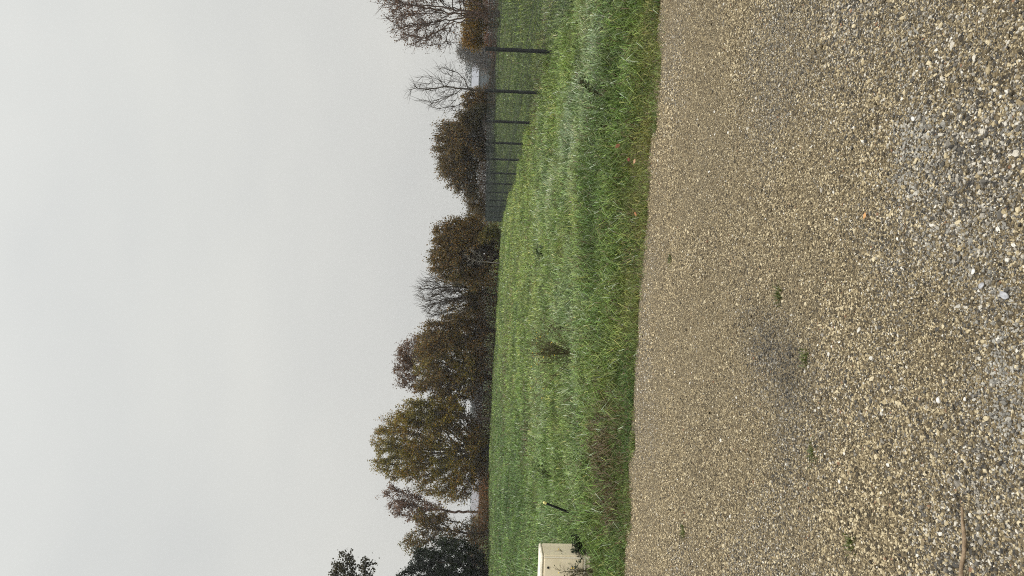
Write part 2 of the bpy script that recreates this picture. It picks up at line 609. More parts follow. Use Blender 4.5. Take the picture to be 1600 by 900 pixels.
ng = bpy.data.node_groups.new('lay_stones', 'GeometryNodeTree')
ng.interface.new_socket('Geometry', in_out='INPUT', socket_type='NodeSocketGeometry')
ng.interface.new_socket('Geometry', in_out='OUTPUT', socket_type='NodeSocketGeometry')
gi = ng.nodes.new('NodeGroupInput')
go = ng.nodes.new('NodeGroupOutput')
g2i = ng.nodes.new('GeometryNodeGeometryToInstance')
for sdv in (1.3, 7.1, 12.9, 21.7, 33.3, 41.9):
    ico = ng.nodes.new('GeometryNodeMeshIcoSphere')
    ico.inputs['Radius'].default_value = 1.0
    ico.inputs['Subdivisions'].default_value = 2
    spn = ng.nodes.new('GeometryNodeSetPosition')
    nn = ng.nodes.new('ShaderNodeTexNoise')
    nn.noise_dimensions = '4D'
    nn.inputs['W'].default_value = sdv
    nn.inputs['Scale'].default_value = 0.9
    nn.inputs['Detail'].default_value = 1
    sub = ng.nodes.new('ShaderNodeVectorMath')
    sub.operation = 'SUBTRACT'
    sub.inputs[1].default_value = (0.5, 0.5, 0.5)
    ng.links.new(nn.outputs['Color'], sub.inputs[0])
    scl = ng.nodes.new('ShaderNodeVectorMath')
    scl.operation = 'SCALE'
    scl.inputs['Scale'].default_value = 1.7
    ng.links.new(sub.outputs[0], scl.inputs[0])
    ng.links.new(ico.outputs['Mesh'], spn.inputs['Geometry'])
    ng.links.new(scl.outputs[0], spn.inputs['Offset'])
    sm = ng.nodes.new('GeometryNodeSetMaterial')
    sm.inputs['Material'].default_value = ms
    ng.links.new(spn.outputs[0], sm.inputs['Geometry'])
    ng.links.new(sm.outputs[0], g2i.inputs[0])
iop = ng.nodes.new('GeometryNodeInstanceOnPoints')
iop.inputs['Pick Instance'].default_value = True
ng.links.new(gi.outputs[0], iop.inputs['Points'])
ng.links.new(g2i.outputs[0], iop.inputs['Instance'])
for nm, sock in (('siz', 'Scale'), ('rot', 'Rotation')):
    na = ng.nodes.new('GeometryNodeInputNamedAttribute')
    na.data_type = 'FLOAT_VECTOR'
    na.inputs['Name'].default_value = nm
    ng.links.new(na.outputs['Attribute'], iop.inputs[sock])
ng.links.new(iop.outputs[0], go.inputs[0])
md = gs.modifiers.new('stones', 'NODES')
md.node_group = ng
print('stones', k)

# ---------------------------------------------------------------- grass


def blade_mesh(bx, by, length, width, lean_dir, lean, col, rng, z=None):
    """one bent tapering blade per entry: five corners, three faces"""
    n = len(bx)
    z0 = (np.maximum(ground_z(bx, by), np.where(by < edge_y(bx), 0.004, -9)) if z is None else z) - 0.01
    base = np.stack([bx, by, z0], 1)
    ld = np.stack([np.cos(lean_dir), np.sin(lean_dir), np.zeros(n)], 1)
    fa = rng.uniform(0, 2 * math.pi, n)
    side = np.stack([np.cos(fa), np.sin(fa), np.zeros(n)], 1) * (width * 0.5)[:, None]
    up = np.array([[0, 0, 1.0]])
    mid = base + ld * (length * lean * 0.38)[:, None] + up * (length * 0.58 * np.sqrt(np.clip(1 - (lean * 0.5) ** 2, 0.1, 1)))[:, None]
    hz = length * np.clip(1.0 - 0.78 * lean ** 1.4, 0.10, 1)
    tip = base + ld * (length * lean * 1.0)[:, None] + up * hz[:, None]
    v = np.stack([base - side, base + side, mid + side * 0.8, mid - side * 0.8, tip], 1).reshape(-1, 3)
    o = np.arange(n)[:, None] * 5
    return v, o + np.array([[0, 1, 2, 3]]), o + np.array([[3, 2, 4]]), np.repeat(col, 5, axis=0)


FENCE_X = 3.75
G_DARK = np.array([0.045, 0.085, 0.018])
G_MID = np.array([0.165, 0.245, 0.055])
G_YEL = np.array([0.280, 0.320, 0.085])
G_DEW = np.array([0.310, 0.400, 0.240])
G_DRY = np.array([0.230, 0.175, 0.085])
G_BRN = np.array([0.075, 0.050, 0.028])


def make_grass():
    rng = np.random.default_rng(12)
    bxs, bys, ln, wd, ldir, lean, cl = [], [], [], [], [], [], []
    bands = [(6.2, 8.2, 125), (8.2, 10.5, 90), (10.5, 14, 50), (14, 20, 25), (20, 30, 11), (30, 45, 5), (45, 66, 2.6)]
    for lo, hi, tuft in bands:
        half = 0.42 * hi + 1.4
        k = int((hi - lo) * 2 * half * tuft)
        x = rng.uniform(-half, half, k)
        y = rng.uniform(lo, hi, k)
        keep = np.abs(x) < 0.42 * y + 1.2
        x, y = x[keep], y[keep]
        s = y - edge_y(x)
        dn = fbm(x, y, 0.9, 41, 3)
        keep = (s > -0.03 - 0.42 * rng.random(len(x)) ** 2.5 * sstep(0.45, 0.9, noise2(x, y, 0.3, 69))) & (rng.random(len(x)) < (0.45 + 1.0 * dn) * (0.6 + 0.4 * sstep(0.0, 0.2, s) + 0.3 * noise2(x, y, 0.2, 68)))
        keep &= ~((np.abs(x + 3.16) < 0.30) & (y > 8.0) & (y < 8.7))
        x, y, s = x[keep], y[keep], s[keep]
        nb = 20
        n = len(x)
        d = y
        # tuft character
        rough = sstep(0.15, 0.6, s) * (1 - sstep(1.2, 2.4, s))              # long unmown bank
        moss = (1 - sstep(0.08, 0.42, s)) * sstep(-1.0, 0.6, x)              # short mossy lip to the right
        big = fbm(x, y, 2.2, 51, 3)
        hgt = 0.07 + 0.09 * noise2(x, y, 0.45, 61) ** 1.5 + 0.08 * rng.random(n) ** 2 + rough * (0.04 + 0.17 * noise2(x, y, 0.40, 66) ** 1.4) - 0.05 * moss
        hgt = hgt * (1 + 0.0 * d)
        lip = 1 - sstep(0.02, 0.30, s)
        hgt = hgt * (1 - lip) + lip * (0.04 + 0.15 * rng.random(n) ** 2 * (0.3 + noise2(x, y, 0.15, 67)))
        hgt = np.where((np.abs(x + 3.16) < 0.42) & (y > 7.0) & (y < 8.2), np.minimum(hgt, 0.06 + 0.11 * rng.random(n) ** 2), hgt)
        clump = noise2(x, y, 3.0, 71) > 0.80
        hgt = hgt * (1 + 0.5 * clump * (1 - sstep(16, 30, y)))
        mow = noise2(x, y, 4, 77)
        base = lerp(G_MID, G_YEL, np.clip(0.15 + 0.75 * (big - 0.3) + 0.0 * mow, 0, 1))
        dark = np.clip((fbm(x, y, 0.55, 81, 3) - 0.52) * 4.0, 0, 1)
        dark = np.maximum(dark, np.clip((fbm(x * 0.45, y, 1.1, 83, 3) - 0.55) * 5.0, 0, 1) * 0.9)
        dark = np.maximum(dark, np.clip((fbm(x * 3.2, y, 2.6, 85, 3) - 0.52) * 4.5, 0, 1) * sstep(9, 16, y))
        base = base * (1 - 0.62 * dark[:, None]) + G_DARK * 0.62 * dark[:, None]
        lush = sstep(0.5, -3.5, x) * 0.0 + (1 - sstep(-4.5, 0.5, x + 0.10 * (y - 8))) * (1 - 0.5 * sstep(30, 50, y))
        base = base * (1 - np.array([0.42, 0.30, 0.30]) * lush[:, None])
        # dew lies pale on a band behind the bank
        dew = sstep(0.9, 1.7, s) * (1 - sstep(4.0, 9.0, s)) * (0.35 + 0.65 * sstep(-3.2, 0.6, x)) * np.clip((fbm(x, y, 1.1, 91, 3) - 0.32) * 2.2, 0, 1)
        dew = dew * (0.35 + 1.0 * noise2(x, y, 0.28, 93))
        base = base * (1 - 0.58 * dew[:, None]) + G_DEW * 0.58 * dew[:, None]
        rk = rough * (0.12 + 0.55 * noise2(x, y, 0.5, 95))
        base = base * (1 - rk[:, None]) + (G_DARK * 1.5) * rk[:, None]
        base = base * (1 - 0.85 * moss[:, None]) + np.array([0.21, 0.205, 0.060]) * 0.85 * moss[:, None]
        # brown withered patch on the lip
        wither = np.zeros(n)
        for (px, py, rx_, ry_) in ((965, 725, 0.55, 0.35), (955, 690, 0.4, 0.3), (960, 770, 0.25, 0.25), (975, 480, 0.14, 0.10), (992, 240, 0.2, 0.08), (968, 880, 0.15, 0.1), (985, 380, 0.2, 0.08)):
            c0 = PZ(px, py, 0.08)
            wither += np.exp(-((x - c0[0]) / rx_) ** 2 - ((y - c0[1]) / ry_) ** 2)
        for (px, py, rx_, ry_, zz) in ((823, 685, 0.5, 0.8, 0.5), (800, 455, 1.2, 1.0, 0.55), (788, 610, 2.5, 2.5, 0.55), (840, 180, 0.5, 1.2, 0.5), (855, 60, 0.7, 1.0, 0.5)):
            c0 = PZ(px, py, zz)
            wither += 0.55 * np.exp(-((x - c0[0]) / rx_) ** 2 - ((y - c0[1]) / ry_) ** 2)
        wither = np.clip(wither, 0, 1)
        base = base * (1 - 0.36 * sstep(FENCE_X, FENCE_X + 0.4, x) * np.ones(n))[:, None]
        farg = sstep(22, 50, y)
        base = base * (1 - 0.25 * farg[:, None]) + np.array([0.085, 0.125, 0.032]) * 0.25 * farg[:, None]
        rep = np.repeat(np.arange(n), nb)
        m_ = len(rep)
        rad = (0.05 + 0.04 * rng.random(n)) * (1 + d / 14)
        an = rng.uniform(0, 2 * math.pi, m_)
        rr_ = np.sqrt(rng.random(m_)) * rad[rep] * 1.2
        bx = x[rep] + np.cos(an) * rr_
        by = y[rep] + np.sin(an) * rr_
        L = np.minimum(hgt[rep] * rng.uniform(0.6, 1.35, m_), rng.uniform(0.17, 0.27, m_))
        le = np.clip(rng.normal(0.90, 0.32, m_) + 0.05 * rough[rep], 0.1, 1.35)
        W = 0.0066 * (d[rep] / 8) ** 0.9 * rng.uniform(0.7, 1.4, m_) * (1 + 0.25 * rough[rep])
        tb = np.exp(rng.normal(0.05, 0.30, n))
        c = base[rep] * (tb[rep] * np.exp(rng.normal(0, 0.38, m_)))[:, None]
        c = np.minimum(c, 0.5)
        c[:, 0] *= rng.uniform(0.85, 1.2, m_)
        dr = rng.random(m_) < (0.03 + 0.66 * wither[rep] + 0.04 * rough[rep] + 0.12 * lip[rep])
        c[dr] = lerp(G_DRY, G_BRN, rng.random(dr.sum()) ** 0.7)
        st = (rng.random(m_) < 0.11 * dew[rep] + 0.022)
        c[st] = (0.50, 0.57, 0.40)
        bxs.append(bx)
        bys.append(by)
        ln.append(L)
        wd.append(W)
        ldir.append(an + rng.normal(0, 0.75, m_))
        lean.append(le)
        cl.append(c)
    # short matted turf along the lip of the road
    k = 90000
    x = rng.uniform(-4.6, 4.6, k)
    s = rng.random(k) ** 1.3 * 0.75 - 0.02
    y = edge_y(x) + s
    kp = rng.random(k) < 0.25 + 0.9 * noise2(x, y, 0.18, 97)
    x, y, s = x[kp], y[kp], s[kp]
    n = len(x)
    mossy = sstep(-1.4, 0.4, x)
    tone = fbm(x, y, 0.35, 98, 3)
    c = lerp(G_DARK * 1.6, np.array([0.24, 0.235, 0.06]), np.clip((tone - 0.3) * 2.0 * (0.4 + 0.6 * mossy), 0, 1)) * np.exp(rng.normal(0, 0.35, n))[:, None]
    dr = rng.random(n) < 0.06 + 0.12 * (tone < 0.40)
    c[dr] = lerp(G_DRY, G_BRN, rng.random(dr.sum()))
    bxs.append(x)
    bys.append(y)
    ln.append(rng.uniform(0.025, 0.075, n))
    wd.append(rng.uniform(0.004, 0.008, n))
    ldir.append(rng.uniform(0, 6.28, n))
    lean.append(np.clip(rng.normal(0.9, 0.3, n), 0.1, 1.3))
    cl.append(c)
    # clumps creeping out over the gravel
    for q_ in range(46):
        cx_ = rng.uniform(-4.3, 4.3)
        k = int(rng.integers(30, 170))
        rad_ = rng.uniform(0.03, 0.13)
        x = cx_ + rng.normal(0, rad_ * 1.4, k)
        y = edge_y(np.array([cx_]))[0] - rng.uniform(-0.03, 0.17) + rng.normal(0, rad_ * 0.6, k)
        bxs.append(x)
        bys.append(y)
        ln.append(rng.uniform(0.03, 0.075 + rad_ * 0.6, k))
        wd.append(rng.uniform(0.004, 0.007, k))
        ldir.append(rng.uniform(0, 6.28, k))
        lean.append(np.clip(rng.normal(0.8, 0.3, k), 0.1, 1.3))
        c = lerp(G_DARK * 1.3, G_YEL * 0.9, np.clip(rng.random(k) * 0.6 + rng.uniform(0, 0.4), 0, 1)) * np.exp(rng.normal(0, 0.3, k))[:, None]
        dr = rng.random(k) < 0.15
        c[dr] = lerp(G_DRY, G_BRN, rng.random(dr.sum()))
        cl.append(c)
    cat = np.concatenate
    v, q4, t3, c = blade_mesh(cat(bxs), cat(bys), cat(ln), cat(wd), cat(ldir), cat(lean), cat(cl), rng)
    print('blades', len(v) // 5)
    o = build('grass', v, [q4, t3], M_GRASS, col=c)
    tag(o, 'green meadow grass with rough dewy bank beside the gravel', 'grass', kind='stuff')


make_grass()

# ---------------------------------------------------------------- trees


def colonize(att, nodes, parent, D, di, dk, maxit, rng, trop):
    nodes = [np.asarray(n, float) for n in nodes]
    parent = list(parent)
    A = np.asarray(att, float)
    arr = np.array(nodes)
    d2 = ((A[:, None] - arr[None]) ** 2).sum(2)
    near = d2.argmin(1)
    nd = np.sqrt(d2.min(1))
    dirs = {}
    for it in range(maxit):
        act = nd < di
        if not act.any():
            act = nd <= np.partition(nd, min(5, len(nd) - 1))[min(5, len(nd) - 1)]
        idx = near[act]
        v = unit(A[act] - np.array(nodes)[idx])
        acc = np.zeros((len(nodes), 3))
        np.add.at(acc, idx, v)
        g = np.unique(idx)
        nw = unit(acc[g]) + rng.normal(0, 0.22, (len(g), 3)) + trop
        nw = np.array(nodes)[g] + unit(nw) * D
        b = len(nodes)
        nodes.extend(list(nw))
        parent.extend(list(g))
        dn = np.linalg.norm(A[:, None] - nw[None], axis=2)
        bi = dn.argmin(1)
        bd = dn[np.arange(len(A)), bi]
        upd = bd < nd
        near[upd] = b + bi[upd]
        nd[upd] = bd[upd]
        keep = nd > dk
        A, near, nd = A[keep], near[keep], nd[keep]
        if len(A) == 0 or len(nodes) > 7000:
            break
    return np.array(nodes), np.array(parent)


def env_points(blobs, d, n, rng, depth):
    """scatter points through a crown whose lobes are given as photo-pixel ellipses (x, y, rx, ry) at distance d"""
    wts = np.array([b[2] * b[3] ** 1.5 for b in blobs], float)
    cnt = rng.multinomial(n, wts / wts.sum())
    res = []
    mpp = d / F_PX
    for (cx, cy, ax, ay), k in zip(blobs, cnt):
        u = unit(rng.normal(size=(k, 3))) * (rng.random((k, 1)) ** 0.42)
        for t in u:
            res.append(P(cx + t[0] * ax, cy + t[1] * ay, d + t[2] * ay * mpp * depth))
    return np.array(res)


TREES = []


def tree(name, label, cat, base, d, blobs, palette, nleaf=9000, leaf=0.10, bark=None, natt=700, trunk_r=0.16, stems=1, twigs=3, twig_len=0.55,
         fill=0.65, seed=1, trop=0.10, depth=0.9, first=0.25, group=None, tipfrac=0.5, lowleaf=0.0, D=None, kill=2.0, twig_r=0.011, split=0.0, spread=0.0, clump_n=0.55):
    nleaf = int(nleaf * 1.5)
    leaf = leaf * 1.15
    natt = int(natt * 1.35)
    trunk_r *= 0.72
    twig_len *= 1.25
    rng = np.random.default_rng(seed)
    mpp = d / F_PX
    bp = P(base[0], base[1], d)
    zg = gz(bp[0], bp[1])
    bp[2] = zg - 0.05
    att = env_points(blobs, d, natt, rng, depth)
    att = att[att[:, 2] > zg + 0.15]
    hgt = att[:, 2].max() - bp[2]
    D = D or max(0.13, hgt * 0.035)
    nodes, parent = [], []
    cen = att.mean(0)
    for s in range(stems):
        off = np.array([rng.normal(0, 0.12), rng.normal(0, 0.12), 0]) * (stems > 1) * hgt * 0.25
        st = bp + off * 0.5
        tgt = st + np.array([(cen[0] - st[0]) * 0.25 + off[0] * 2 * (1 + spread), (cen[1] - st[1]) * 0.3 + off[1] * 2 * (1 + spread), hgt * first * rng.uniform(0.85, 1.15)])
        ns = max(2, int(np.linalg.norm(tgt - st) / D))
        for i in range(ns + 1):
            t = i / ns
            p = st * (1 - t) + tgt * t + np.array([rng.normal(), rng.normal(), 0]) * 0.02 * hgt * 0.3 * (0 < t)
            nodes.append(p)
            parent.append(-1 if i == 0 else len(nodes) - 2)
    nodes, parent = colonize(att, nodes, parent, D, D * 9, D * kill, 120, rng, np.array([0, 0, trop]))
    n = len(nodes)
    tip_r = twig_r * 1.25
    e = 2.35
    acc = np.zeros(n)
    kids = np.bincount(parent[parent >= 0], minlength=n)
    for i in range(n - 1, -1, -1):
        if acc[i] == 0:
            acc[i] = tip_r ** e
        if parent[i] >= 0:
            acc[parent[i]] += acc[i]
    rad = acc ** (1 / e)
    rmax = rad.max()
    rad = tip_r + (rad - tip_r) * (trunk_r - tip_r) / max(rmax - tip_r, 1e-6)
    ch = np.where(parent >= 0)[0]
    pa = parent[ch]
    r0 = np.minimum(rad[pa], rad[ch] * 1.5)
    thick = rad[ch] > 0.035
    parts = [tubes(nodes[pa[thick]], nodes[ch[thick]], r0[thick], rad[ch[thick]], 6), tubes(nodes[pa[~thick]], nodes[ch[~thick]], r0[~thick], rad[ch[~thick]], 3)]
    # twigs
    thin = np.where((rad < np.quantile(rad, 0.86)) & (parent >= 0))[0]
    tp0 = np.repeat(thin, twigs)
    gdir = unit(nodes[tp0] - nodes[parent[tp0]])
    td = unit(gdir * 0.9 + rng.normal(0, 0.55, (len(tp0), 3)) + np.array([0, 0, trop * 1.5]))
    tl = twig_len * rng.uniform(0.35, 1.2, len(tp0)) * (hgt / 9) ** 0.5
    a = nodes[tp0]
    b = a + td * (tl * 0.55)[:, None]
    c = b + unit(td + rng.normal(0, 0.35, td.shape) + np.array([0, 0, trop])) * (tl * 0.55)[:, None]
    parts.append(tubes(a, b, twig_r, twig_r * 0.75, 3))
    parts.append(tubes(b, c, twig_r * 0.75, twig_r * 0.35, 3))
    root = empty(name, bp)
    tag(root, label, cat, group)
    v, f = merge(parts)
    build('trunk', v, f, bark or M_BARK, root)
    if nleaf:
        # leaf clusters: whole twig neighbourhoods keep or have lost their leaves
        cl = 0.5 + 0.5 * np.sin(a[:, 0] * 2.1 / (clump_n * 2) + seed) * np.sin(a[:, 2] * 2.6 / (clump_n * 2) + 1.7 * seed) * np.sin(a[:, 1] * 1.9 / (clump_n * 2) + 0.6 * seed) + rng.normal(0, 0.22, len(a))
        relh = (a[:, 2] - zg) / hgt
        keep = (cl < fill + lowleaf * (0.55 - relh)) 
        ki = np.where(keep)[0]
        if len(ki) == 0:
            ki = np.arange(len(a))
        li = rng.choice(ki, nleaf)
        t = rng.random((nleaf, 1))
        t = t * 1.1
        pos = np.where(t < 0.5, a[li] + (b[li] - a[li]) * t * 2, b[li] + (c[li] - b[li]) * (t * 2 - 1)) + rng.normal(0, leaf * 0.9, (nleaf, 3))
        lv, lf = leaves(pos, leaf, rng, droop=0.3)
        pal = np.array(palette, float)
        # neighbouring leaves lean to one colour
        h = np.sin(a[li, 0] * 1.3 + seed) + np.sin(a[li, 2] * 1.7 + 2 * seed) + rng.normal(0, 0.9, nleaf)
        pi = np.clip(((h + 2.6) / 5.2 * len(pal)).astype(int), 0, len(pal) - 1)
        lc = pal[pi] * rng.uniform(0.6, 1.45, (nleaf, 1))
        build('crown', lv, lf, M_LEAF, root, col=np.repeat(lc, 4, axis=0))
    return root


OLIVE = [(0.125, 0.112, 0.015), (0.185, 0.150, 0.018), (0.24, 0.175, 0.018), (0.27, 0.152, 0.018), (0.150, 0.140, 0.020)]
GOLD = [(0.19, 0.12, 0.015), (0.24, 0.15, 0.018), (0.16, 0.11, 0.018), (0.26, 0.14, 0.02)]
BROWN = [(0.105, 0.070, 0.020), (0.165, 0.102, 0.023), (0.120, 0.096, 0.022), (0.205, 0.108, 0.024)]
RUST = [(0.125, 0.062, 0.034), (0.155, 0.078, 0.036), (0.10, 0.058, 0.030), (0.14, 0.080, 0.028)]
PINK = [(0.18, 0.098, 0.062), (0.23, 0.13, 0.080), (0.15, 0.085, 0.050)]
GREEN = [(0.009, 0.017, 0.006), (0.015, 0.027, 0.009), (0.023, 0.036, 0.010)]
DKOL = [(0.05, 0.05, 0.016), (0.075, 0.065, 0.02), (0.095, 0.07, 0.022)]
FAR_HAZED = [(0.055, 0.066, 0.060), (0.075, 0.082, 0.070), (0.088, 0.084, 0.068)]  # lighter grey-blue: part of the distance haze is painted into these leaves

AT = 'autumn trees along the far edge of the meadow'
# left of the portrait (bottom of the sideways picture) to right
tree('leafy_tree', 'tall brown green leafy treetop cut by the picture edge above the dark evergreen', 'tree', (770, 1010), 40,
     [(600, 985, 70, 62), (543, 866, 10, 10), (540, 886, 22, 13), (563, 874, 9, 9), (580, 884, 15, 6), (525, 893, 8, 14), (560, 900, 22, 12), (545, 920, 30, 22)], [(0.045, 0.038, 0.016), (0.06, 0.05, 0.02), (0.035, 0.035, 0.014)], 22000, 0.105, natt=900, trunk_r=0.2, seed=5, fill=1.3,
     group=AT, twigs=3, twig_len=0.25, kill=1.5, D=0.24)
tree('evergreen_shrub', 'dense dark green evergreen bush at the edge of the meadow', 'shrub', (764, 885), 44,
     [(700, 880, 62, 42), (720, 905, 60, 45), (665, 905, 45, 32)], GREEN, 21000, 0.085, natt=800, trunk_r=0.14, stems=3, seed=8, fill=1.2, twigs=4, twig_len=0.4, first=0.12)
tree('thin_tree', 'small thin tree with sparse olive leaves beside the dark evergreen', 'tree', (764, 832), 47,
     [(690, 830, 50, 26), (668, 812, 28, 20), (655, 845, 30, 22), (720, 828, 26, 22)], BROWN + OLIVE[:2], 3600, 0.085, natt=460, trunk_r=0.10, seed=12, fill=0.55, group=AT, twig_r=0.013, stems=2)
tree('pinkish_tree', 'slim tree with sparse pinkish brown leaves behind the round golden tree', 'tree', (762, 802), 56,
     [(640, 790, 40, 22), (668, 800, 36, 22), (610, 772, 20, 14)], PINK + RUST, 3600, 0.10, natt=420, bark=M_BARKR, trunk_r=0.12, seed=14, fill=0.7, group=AT, twig_r=0.012)
tree('golden_tree', 'broad round olive gold tree, tallest of the tree row', 'tree', (768, 697), 55,
     [(640, 700, 56, 62), (690, 700, 52, 70), (610, 690, 26, 40), (720, 740, 34, 50), (690, 755, 40, 32), (735, 705, 26, 62), (705, 660, 46, 34), (665, 640, 26, 20)], OLIVE + [(0.2, 0.105, 0.02)], 40000, 0.088, natt=1500, trunk_r=0.22,
     seed=21, fill=1.0, lowleaf=0.5, group=AT, twig_r=0.013, first=0.2, trop=0.22, clump_n=0.3, stems=4, spread=0.6, D=0.28, kill=1.8)
tree('forked_tree', 'dark trunked tree with thin yellow olive leaves between the golden and russet trees', 'tree', (769, 655), 53,
     [(675, 648, 38, 22), (650, 640, 28, 18), (700, 640, 30, 24), (640, 655, 22, 14)], OLIVE, 4600, 0.10, natt=420, trunk_r=0.14, seed=23, fill=0.65, group=AT, twig_r=0.012, first=0.3)
tree('purple_tree', 'thin crowned reddish purple treetop rising behind the brown olive tree', 'tree', (770, 578), 58,
     [(640, 566, 24, 34), (632, 588, 16, 22), (655, 545, 22, 22), (668, 600, 24, 18)], RUST + PINK[:1], 6200, 0.095, bark=M_BARKR, natt=520, trunk_r=0.16, seed=26, fill=0.8, group=AT, twig_r=0.012, clump_n=0.4)
tree('russet_tree', 'broad brown olive tree with gaps in its crown beside the golden tree', 'tree', (770, 590), 54,
     [(680, 560, 36, 42), (695, 585, 44, 50), (722, 570, 40, 58), (700, 625, 34, 20), (668, 606, 24, 22)], BROWN + OLIVE[:3], 19000, 0.10, natt=1000, bark=M_BARK, trunk_r=0.20, stems=2, seed=27, fill=0.66,
     group=AT, lowleaf=0.5, twig_r=0.012, clump_n=0.4)
tree('ochre_tree', 'mid brown leafy tree between the russet tree and the bare topped tree', 'tree', (773, 515), 51,
     [(700, 522, 48, 30), (680, 535, 34, 22), (730, 515, 36, 34), (665, 548, 20, 16)], BROWN + [(0.13, 0.09, 0.025)], 11000, 0.095, natt=560, trunk_r=0.16, seed=31, fill=0.85, group=AT, twig_r=0.012, lowleaf=0.4)
tree('bare_topped_tree', 'tree with bare upper twigs and brown leaves low down', 'tree', (776, 465), 49,
     [(695, 460, 42, 34), (680, 450, 28, 24), (715, 460, 40, 36), (690, 480, 34, 22)], DKOL + BROWN, 5200, 0.085, natt=620, trunk_r=0.14, seed=35, fill=-0.02, lowleaf=2.0, group=AT, twig_r=0.013, twigs=4, twig_len=0.8, trop=0.2, first=0.2, stems=2)
tree('brown_tree', 'dense rounded brown tree just past the end of the wire fence', 'tree', (781, 395), 45,
     [(715, 392, 42, 50), (735, 385, 40, 48), (700, 410, 32, 30), (705, 365, 28, 22), (745, 360, 26, 22), (745, 425, 30, 26)], BROWN + BROWN + [(0.09, 0.08, 0.03)], 21000, 0.085, natt=950, trunk_r=0.16, stems=3, seed=39, fill=0.95,
     group=AT, first=0.12, twig_r=0.011, twigs=4)
tree('yellow_green_shrub', 'small yellow green shrub at the end corner of the wire fence', 'shrub', (783, 366), 43.5,
     [(765, 366, 15, 12), (757, 372, 12, 10), (770, 358, 10, 8)], [(0.12, 0.11, 0.02), (0.09, 0.095, 0.02), (0.17, 0.125, 0.02)], 2400, 0.07, natt=160, trunk_r=0.04, stems=3, seed=43, fill=1.2, first=0.1, twig_len=0.3)
tree('pale_sapling', 'slim pale stemmed sapling in front of the dense brown tree', 'tree', (783, 411), 42.5,
     [(742, 404, 18, 10), (735, 396, 14, 8), (738, 412, 14, 8)], None, 0, bark=M_BARKG, natt=70, trunk_r=0.045, seed=45, first=0.55, twig_r=0.011, twigs=2)
tree('thicket_tree', 'wide grey brown tree thinning at the top behind the far fence posts', 'tree', (772, 235), 56,
     [(715, 240, 36, 52), (705, 220, 28, 34), (735, 225, 26, 50), (725, 280, 26, 26), (735, 295, 18, 20)], BROWN + [(0.09, 0.07, 0.035), (0.075, 0.07, 0.03)], 17000, 0.095, natt=1050, trunk_r=0.16, stems=4, seed=49, fill=0.82,
     group=AT, first=0.1, twig_r=0.012, twigs=4, twig_len=0.7, trop=0.15)
tree('bushy_tree', 'low dark olive bush beside the leafless tree', 'shrub', (774, 180), 54,
     [(735, 185, 24, 16), (725, 195, 22, 14), (750, 178, 18, 18)], DKOL + BROWN, 3600, 0.09, natt=260, trunk_r=0.07, stems=2, seed=51, fill=0.9, first=0.15)
tree('twiggy_shrub', 'low twiggy brown shrub against the hazy hill near the fence corner', 'shrub', (768, 322), 58,
     [(745, 322, 16, 20), (738, 312, 14, 14), (752, 335, 10, 12)], BROWN, 2300, 0.08, natt=240, trunk_r=0.06, stems=3, seed=53, fill=0.7, first=0.1, twig_r=0.012)
tree('bare_tree', 'slender leafless tree standing alone behind the wire fence', 'tree', (774, 142), 52,
     [(690, 142, 56, 34), (665, 138, 30, 18), (705, 118, 34, 20), (705, 166, 34, 18), (685, 105, 24, 10)], None, 0, natt=330, trunk_r=0.10, seed=57, first=0.30, twigs=2, twig_len=0.8, trop=0.12, twig_r=0.013, depth=1.0, D=0.22,
     kill=2.2)
tree('golden_shrub', 'upright golden brown shrub at the foot of the leafless tree', 'shrub', (775, 158), 56,
     [(742, 156, 22, 16), (735, 164, 16, 10), (750, 150, 18, 14)], GOLD + BROWN, 3600, 0.085, natt=220, trunk_r=0.05, stems=3, seed=59, fill=1.1, first=0.1)
tree('fan_tree', 'big reddish tree with fanning bare limbs and few pink leaves at the picture edge', 'tree', (772, 22), 50,
     [(640, 5, 50, 60), (620, -20, 30, 50), (660, 35, 50, 44), (690, 55, 24, 30), (640, 45, 32, 26), (650, -60, 55, 50), (700, -40, 40, 50)], PINK + RUST + [(0.24, 0.125, 0.06)], 6800, 0.085, bark=M_BARKR, natt=1300, trunk_r=0.105,
     seed=63, fill=0.75, first=0.40, twig_r=0.014, twigs=3, stems=9, spread=1.7, trop=0.12, D=0.25, kill=1.7, group=AT)
tree('amber_shrub', 'wide amber bush below the fanning reddish tree', 'shrub', (774, 30), 53,
     [(740, 45, 20, 30), (742, 15, 18, 30), (733, 60, 12, 18), (748, 70, 12, 14), (742, -20, 20, 30)], [(0.26, 0.165, 0.018), (0.32, 0.20, 0.022), (0.20, 0.14, 0.02), (0.34, 0.175, 0.02)], 11000, 0.085, natt=420, trunk_r=0.06, stems=5, seed=67, fill=1.1, first=0.08, spread=1.5)


